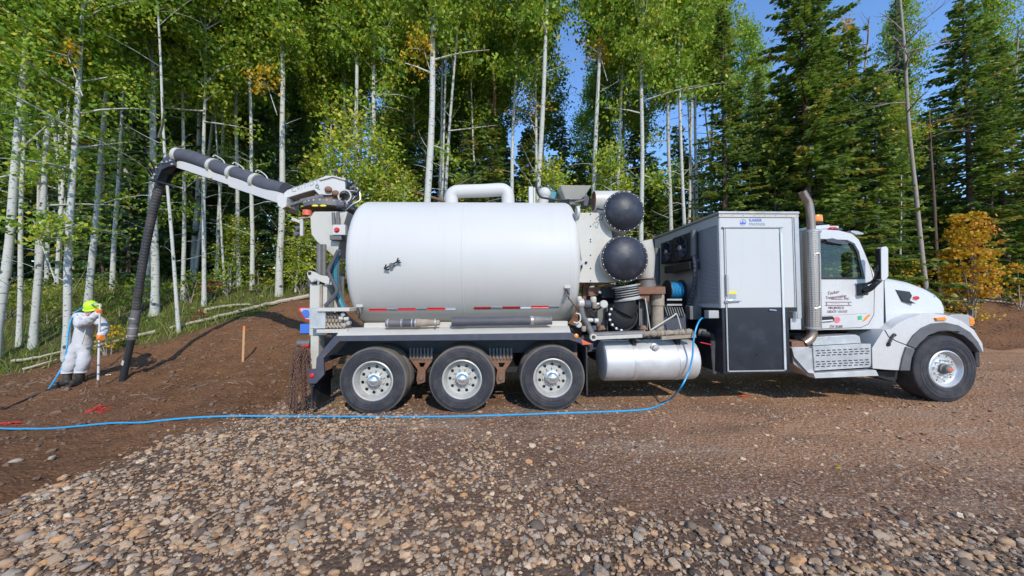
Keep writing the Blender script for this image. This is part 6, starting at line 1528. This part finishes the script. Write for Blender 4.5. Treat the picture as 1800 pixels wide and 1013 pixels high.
# coverall details: zip flap, waist seam, collar and hood folded behind the neck, cuffs
zf = catmull([W(156,561,-.165), W(152,575,-.19), W(147.5,592,-.185), W(143,606,-.19)], 5)
B().tube(zf, .012, 8).build('zip_flap', M['suit'], person, loc=-base)
B().lathe([(.075,-.02),(.105,0),(.105,.03),(.08,.05)], W(156,554.5,.0), 'z', 20, True).build('collar', M['suit'], person, loc=-base)
hd_ = B().ball(W(141,556,.02), .13, 16, 10, (1.15,.7,.62)); hd_.build('folded_hood', M['suit'], person, loc=-base)
for a, b_, r in ((8,9,.066),(12,13,.066)):
    d_ = (J[b_][0]-J[a][0]).normalized(); c_ = J[b_][0] - d_*.05; B().tube([c_ - d_*.022, c_ + d_*.022], [r*.96, r*.92], 16).build('cuff', M['suit'], person, loc=-base)
for k_ in (16, 20): c_ = J[k_][0]; B().tube([c_ + Vector((0,0,.02)), c_ - Vector((0,0,.055))], [.104,.108], 20).build('leg_hem', M['suit'], person, loc=-base)
# head: bowed forward, mostly under the hat
hc = W(160.5,548.5,-.04); nv = Vector((.25,-.85,-.45)).normalized()
hm = B().ball(hc, .098, 20, 14, (.82,.98,1.15)); hm.ball(hc + nv*.098 + Vector((0,0,-.012)), .018, 10, 8, (1,1.2,1.3)); hm.build('head', M['skin'], person, loc=-base)
sx_ = nv.cross(Vector((0,0,1))).normalized(); upv = sx_.cross(nv)
for s_ in (-1, 1):
    B().ball(hc + nv*.088 + sx_*s_*.033 + upv*.018, .012, 10, 8).build('eye', M['white'], person, loc=-base)
    B().ball(hc + sx_*s_*.084, .026, 10, 8, (.5,.8,1.2)).build('ear', M['skin'], person, loc=-base)
B().tube([hc + nv*.092 - upv*.045 - sx_*.025, hc + nv*.098 - upv*.047, hc + nv*.092 - upv*.045 + sx_*.025], .006, 8).build('mouth', M['pinkred'], person, loc=-base)
B().ball(hc - nv*.035 - upv*.01, .096, 18, 12, (.86,.95,.95)).build('hair', M['brownwood'], person, loc=-base)
# lime hat with brim, tipped towards the camera
hat = B().lathe([(.001,.150),(.045,.145),(.08,.122),(.105,.08),(.116,.03),(.118,.005),(.138,-.004),(.143,-.012),(.116,-.008),(.001,-.004)], (0,0,0), 'z', 36)
ho = hat.build('hat', M['greenhat'], person); ho.location = W(161.5,543.5,-.05) + Vector((0,0,.035)) - base; ho.rotation_euler = (math.radians(30), math.radians(6), 0)
# boots
for k_, f in enumerate(feet):
    top = W(118.8 if k_ == 0 else 141, 655); toe = Vector((-.07 if k_ == 0 else .03, -.19, 0))
    b = B().tube(catmull([top + Vector((0,0,.02)), (top*.55+f*.45), f + Vector((0,.015,.10)), f + Vector((0,.0,.06))],4), [.072]*4+[.068]*4+[.07]*4+[.066], 16)
    b.tube(catmull([f + Vector((0,.07,.048)), f + Vector((0,0,.058)), f + toe*.55 + Vector((0,0,.052)), f + toe + Vector((0,0,.04))],4), [.045,.052,.056,.058,.06,.06,.058,.056,.055,.053,.05,.044,.03], 14)
    bo = b.build('boot', M['boot'], person, loc=-base); 
    q = [f + Vector((0,.12,.012)), f + toe*1.18 + Vector((0,0,.012))]; B().obox(q[0], q[1], .105, .024).build('boot_sole', M['rubber'], bo)
# wand and the two orange gloves closed round it
wt, wb = W(175.9,536,-.42), G(172.3, 681)
wd = (wb - wt).normalized()
def glove(c, frm):
    c = Vector(c); ax = wd; a = (frm - c); a = (a - ax*a.dot(ax)).normalized(); s = ax.cross(a)
    p = c + a*.045; g = B().ball(p, .046, 14, 10, (1,1,1.1)); g.tube([c + a*.06, c + a*.13], [.038,.045], 14)
    gl = g.build('glove', M['glove'], person, loc=-base)
    for i, (ln, off) in enumerate(((1.0,-.034),(1.12,-.011),(1.08,.012),(.85,.034))):
        r0 = .030; pts = []
        for t in range(7): an = (-.35 + 4.0*ln*t/6); pts.append(c + ax*off + a*math.cos(an)*r0*1.05 + s*math.sin(an)*r0*1.05)
        B().tube(pts, [.0115]*5+[.0105,.008], 8).build('finger', M['glove'], gl)
    pts = [c + a*.05 - ax*.045 - s*.01, c + a*.02 - ax*.05 - s*.034, c - a*.012 - ax*.036 - s*.036, c - a*.03 - ax*.022 - s*.02]
    B().tube(catmull(pts,3), .0125, 8).build('thumb', M['glove'], gl)
    return gl
def on_wand(py): 
    t = (py-536)/(681-536.0); return wt + (wb-wt)*t
glove(on_wand(547.5), J[9][0]); glove(on_wand(592), J[13][0])
wand = empty('digging_wand', wb); tag(wand, 'long white water wand with reddish tip held upright by the worker', 'wand')
B().tube([wt, on_wand(612)], .016, 10).build('upper_shaft', M['pole'], wand, loc=-wb)
B().tube([on_wand(612), on_wand(668)], .019, 10).build('lower_shaft', M['pole'], wand, loc=-wb)
B().tube([on_wand(668), wb - Vector((0,0,.03))], .017, 10).build('rusty_tip', M['rust'], wand, loc=-wb)
for py in (602,609,641,657): c = on_wand(py); B().tube([c - wd*.012, c + wd*.012], .026, 10).build('coupling', M['greypipe'], wand, loc=-wb)
B().tube([wt - Vector((.13,-.02,-.01)), wt + Vector((.012,0,.01))], .013, 8).build('top_handle', M['pole'], wand, loc=-wb)

# ------------------------------------------------------------ hoses
def hose(name, pts, r, mat, label, split=None, mat2=None, n=8):
    pts = [Vector(p) for p in pts]; path = catmull(pts, n); o0 = path[0].copy()
    if split is None:
        o = B().tube([p - o0 for p in path], r, 10).build(name, M[mat], None, loc=o0); tag(o, label, 'hose'); return o
    e = empty(name, o0); tag(e, label, 'hose'); k = split*n
    B().tube([p - o0 for p in path[:k+1]], r, 10).build('upper_length', M[mat], e); B().tube([p - o0 for p in path[k:]], r, 10).build('lower_length', M[mat2], e); return e
jb = TRUCK_M @ T(1241,559,.28)
def Gh(px, py): return G(px, py, .016)
gp = [Gh(1150,716), Gh(1120,722), Gh(1050,725.5), Gh(970,728), Gh(890,730.5), Gh(812,732.5), Gh(735,733), Gh(655,733), Gh(560,732.5), Gh(480,732), Gh(420,733), Gh(360,734.5), Gh(300,738), Gh(250,744.5), Gh(190,746), Gh(100,753), Gh(40,756.5), Gh(0,754), Gh(-80,748), Gh(-200,752)]
hang = [jb, TRUCK_M @ T(1232,561,.12), TRUCK_M @ T(1224,576,.03), TRUCK_M @ T(1219,600,-.01), TRUCK_M @ T(1217,628,-.01), TRUCK_M @ T(1210,655,-.03), TRUCK_M @ T(1196,682,-.06), Gh(1176,704)]
hose('water_hose', hang + gp, .0135, 'blue', 'bright blue hose from the box body lying along the gravel in front of the wheels')
wh = [wt + Vector((-.12,.03,.02)), W(152,538,.16), W(140,545,.22), W(131,551,.2), W(124,566,.12), W(119.5,590,.06), W(117.5,612,.0), W(111,640,-.05), W(100,662,-.15), Gh(84,685), Gh(62,698), Gh(38,706), Gh(12,718), Gh(-20,735), Gh(-80,760)]
hose('wand_hose', wh, .015, 'blue', 'hose draped from the worker\'s wand to the soil, blue above and black below', 9, 'darkhose')

# ------------------------------------------------------------ stakes, poles, marks
def stake(px, py0, py1, label, mats):
    b = G(px, py1); top = atY(px + 1, py0, b.y); L = top.z - b.z; root = empty('survey_stake', b); tag(root, label, 'stake')
    B().box(-.024,.024,-.008,.008,-.1,L*.86).build('lath', M[mats[0]], root, .002); B().prism([[(-.024,L*.86),(.024,L*.86),(.024,L*.985),(.015,L),(-.02,L*.995)]], -.008, .008).build('painted_top', M[mats[1]], root)
    B().box(-.026,-.0245,-.009,.009,0,L*.9).build('side_paint', M[mats[1]], root)
    root.rotation_euler = (0,.01,.25)
stake(427, 573, 637, 'tan survey lath with orange edge standing in the dark soil bank', ('wood','stakeorange'))
stake(1755, 503, 531, 'small orange survey stake on top of the right berm', ('stakeorange','redorange'))
def pole(name, pts, r, mat, label, cat='log'):
    pts = catmull(pts, 5); o0 = pts[0].copy(); n = len(pts)
    pts = [p + Vector((R_.uniform(-1,1)*r*.25, R_.uniform(-1,1)*r*.25, R_.uniform(-1,1)*r*.2)) for p in pts]
    o = B().tube([p - o0 for p in pts], [r*(1-.55*i/n) for i in range(n)], 8).build(name, M[mat], None, loc=o0); tag(o, label, cat)
L_ = .10
pole('fallen_pole', [G(545,521,L_), G(480,533,L_), G(423,547,L_), G(360,562,L_), G(300,577,L_)], .075, 'drywood', 'longest pale fallen pole lying along the top edge of the soil bank')
pole('fallen_pole', [G(275,583,L_), G(235,592,L_), G(190,604,L_), G(150,613,L_)], .05, 'drywood', 'pale fallen pole on the grass behind the suction pipe and worker')
pole('fallen_pole', [G(20,636,L_), G(60,630,L_), G(110,619,.14)], .04, 'drywood', 'short pale pole on the grass left of the worker\'s legs')
pole('fallen_pole', [G(40,650,.05), G(75,640,.08), G(100,633,.1)], .03, 'drywood', 'thin pale stick nearest the bank foot left of the worker')
pole('fallen_pole', [G(350,548,.12), G(395,538,.12), G(440,536,.1)], .05, 'drywood', 'short weathered pole above the longest pole on the bank')
pole('fallen_pole', [G(1690,527,.08), G(1745,530,.1), G(1800,537,.05)], .05, 'drywood', 'pale branch lying on the right berm below the maple')
pole('leaning_log', [atY(640,312,13.1), atY(700,329,13.3), atY(775,353,13.6), atY(850,378,13.8)], .085, 'brownwood', 'brown dead pole slanting down behind the rear top of the tank')
pole('wooden_stick', [G(598,822,.02), G(630,824,.02), G(672,828,.02)], .017, 'brownwood', 'brown stick lying alone on the gravel in the foreground', 'stick')
pole('wooden_stick', [G(1170,890,.02), G(1178,897,.02), G(1172,905,.02)], .006, 'brownwood', 'small curved twig on the packed gravel right of the middle', 'stick')
def mark(px, py, w, d_, mat, label):
    c = G(px, py); rg = np.random.default_rng(int(px)); n = 150; k = rg.normal(0, .42, (n, 2)).clip(-1, 1); X = c.x + k[:, 0]*w/2; Y = c.y + k[:, 1]*d_/2; Z = H(X, Y) + .012
    V, Fc = quads(np.zeros((n,3)), rg.uniform(.015,.045,n), rg, 0); V = V.reshape(n,4,3); V[..., 2] *= .12; V += np.c_[X, Y, Z][:, None, :]
    tag(link('paint_mark', np_mesh('paint_mark', V.reshape(-1,3), Fc, None, M[mat])), label, 'paint mark')
mark(170,719,.42,.22,'spray','red paint mark on the dark soil in front of the worker'); mark(20,744,.40,.16,'spray','faint red paint mark at the left edge of the photo by the blue hose')
mark(1272,696,.22,.10,'sprayorange','left one of two orange paint marks on the road under the box body'); mark(1308,697.5,.16,.10,'sprayorange','right one of two orange paint marks on the road under the box body')
# pale boulders on the berm
for px, py, s_, lab in ((1708,518,.55,'flat pale boulder at the foot of the maple'),(1742,524,.4,'rounded pale boulder left of the orange berm stake'),(28,812,.12,'pale stone bedded in dark soil at the left'),(92,806,.09,'tan stone in the soil near the gravel edge'),(190,660,.10,'tan stone at the foot of the suction pipe')):
    o = link('boulder', rock_meshes[int(px) % 10].copy(), None, None, G(px, py, s_*.12)); o.data.materials[0] = M['drywood']; o.scale = (s_,)*3; o.rotation_euler = (0,0,px); tag(o, lab, 'stone')
# a few fallen yellow leaves
pts = [G(px + R_.uniform(-4,4), py + R_.uniform(-1.5,1.5), .02) for px, py in [(322,665),(384,657),(388,658),(505,562),(508,563),(500,561),(1475,822),(300,700),(245,690)] for _ in range(3)]
V, Fc = quads(np.array([p[:] for p in pts]), .028, RNG, .8); tag(link('fallen_leaves', np_mesh('fallen_leaves', V, Fc, {'tint': RNG.uniform(0,1,len(Fc))}, M['yellowleaf'])), kind='stuff')
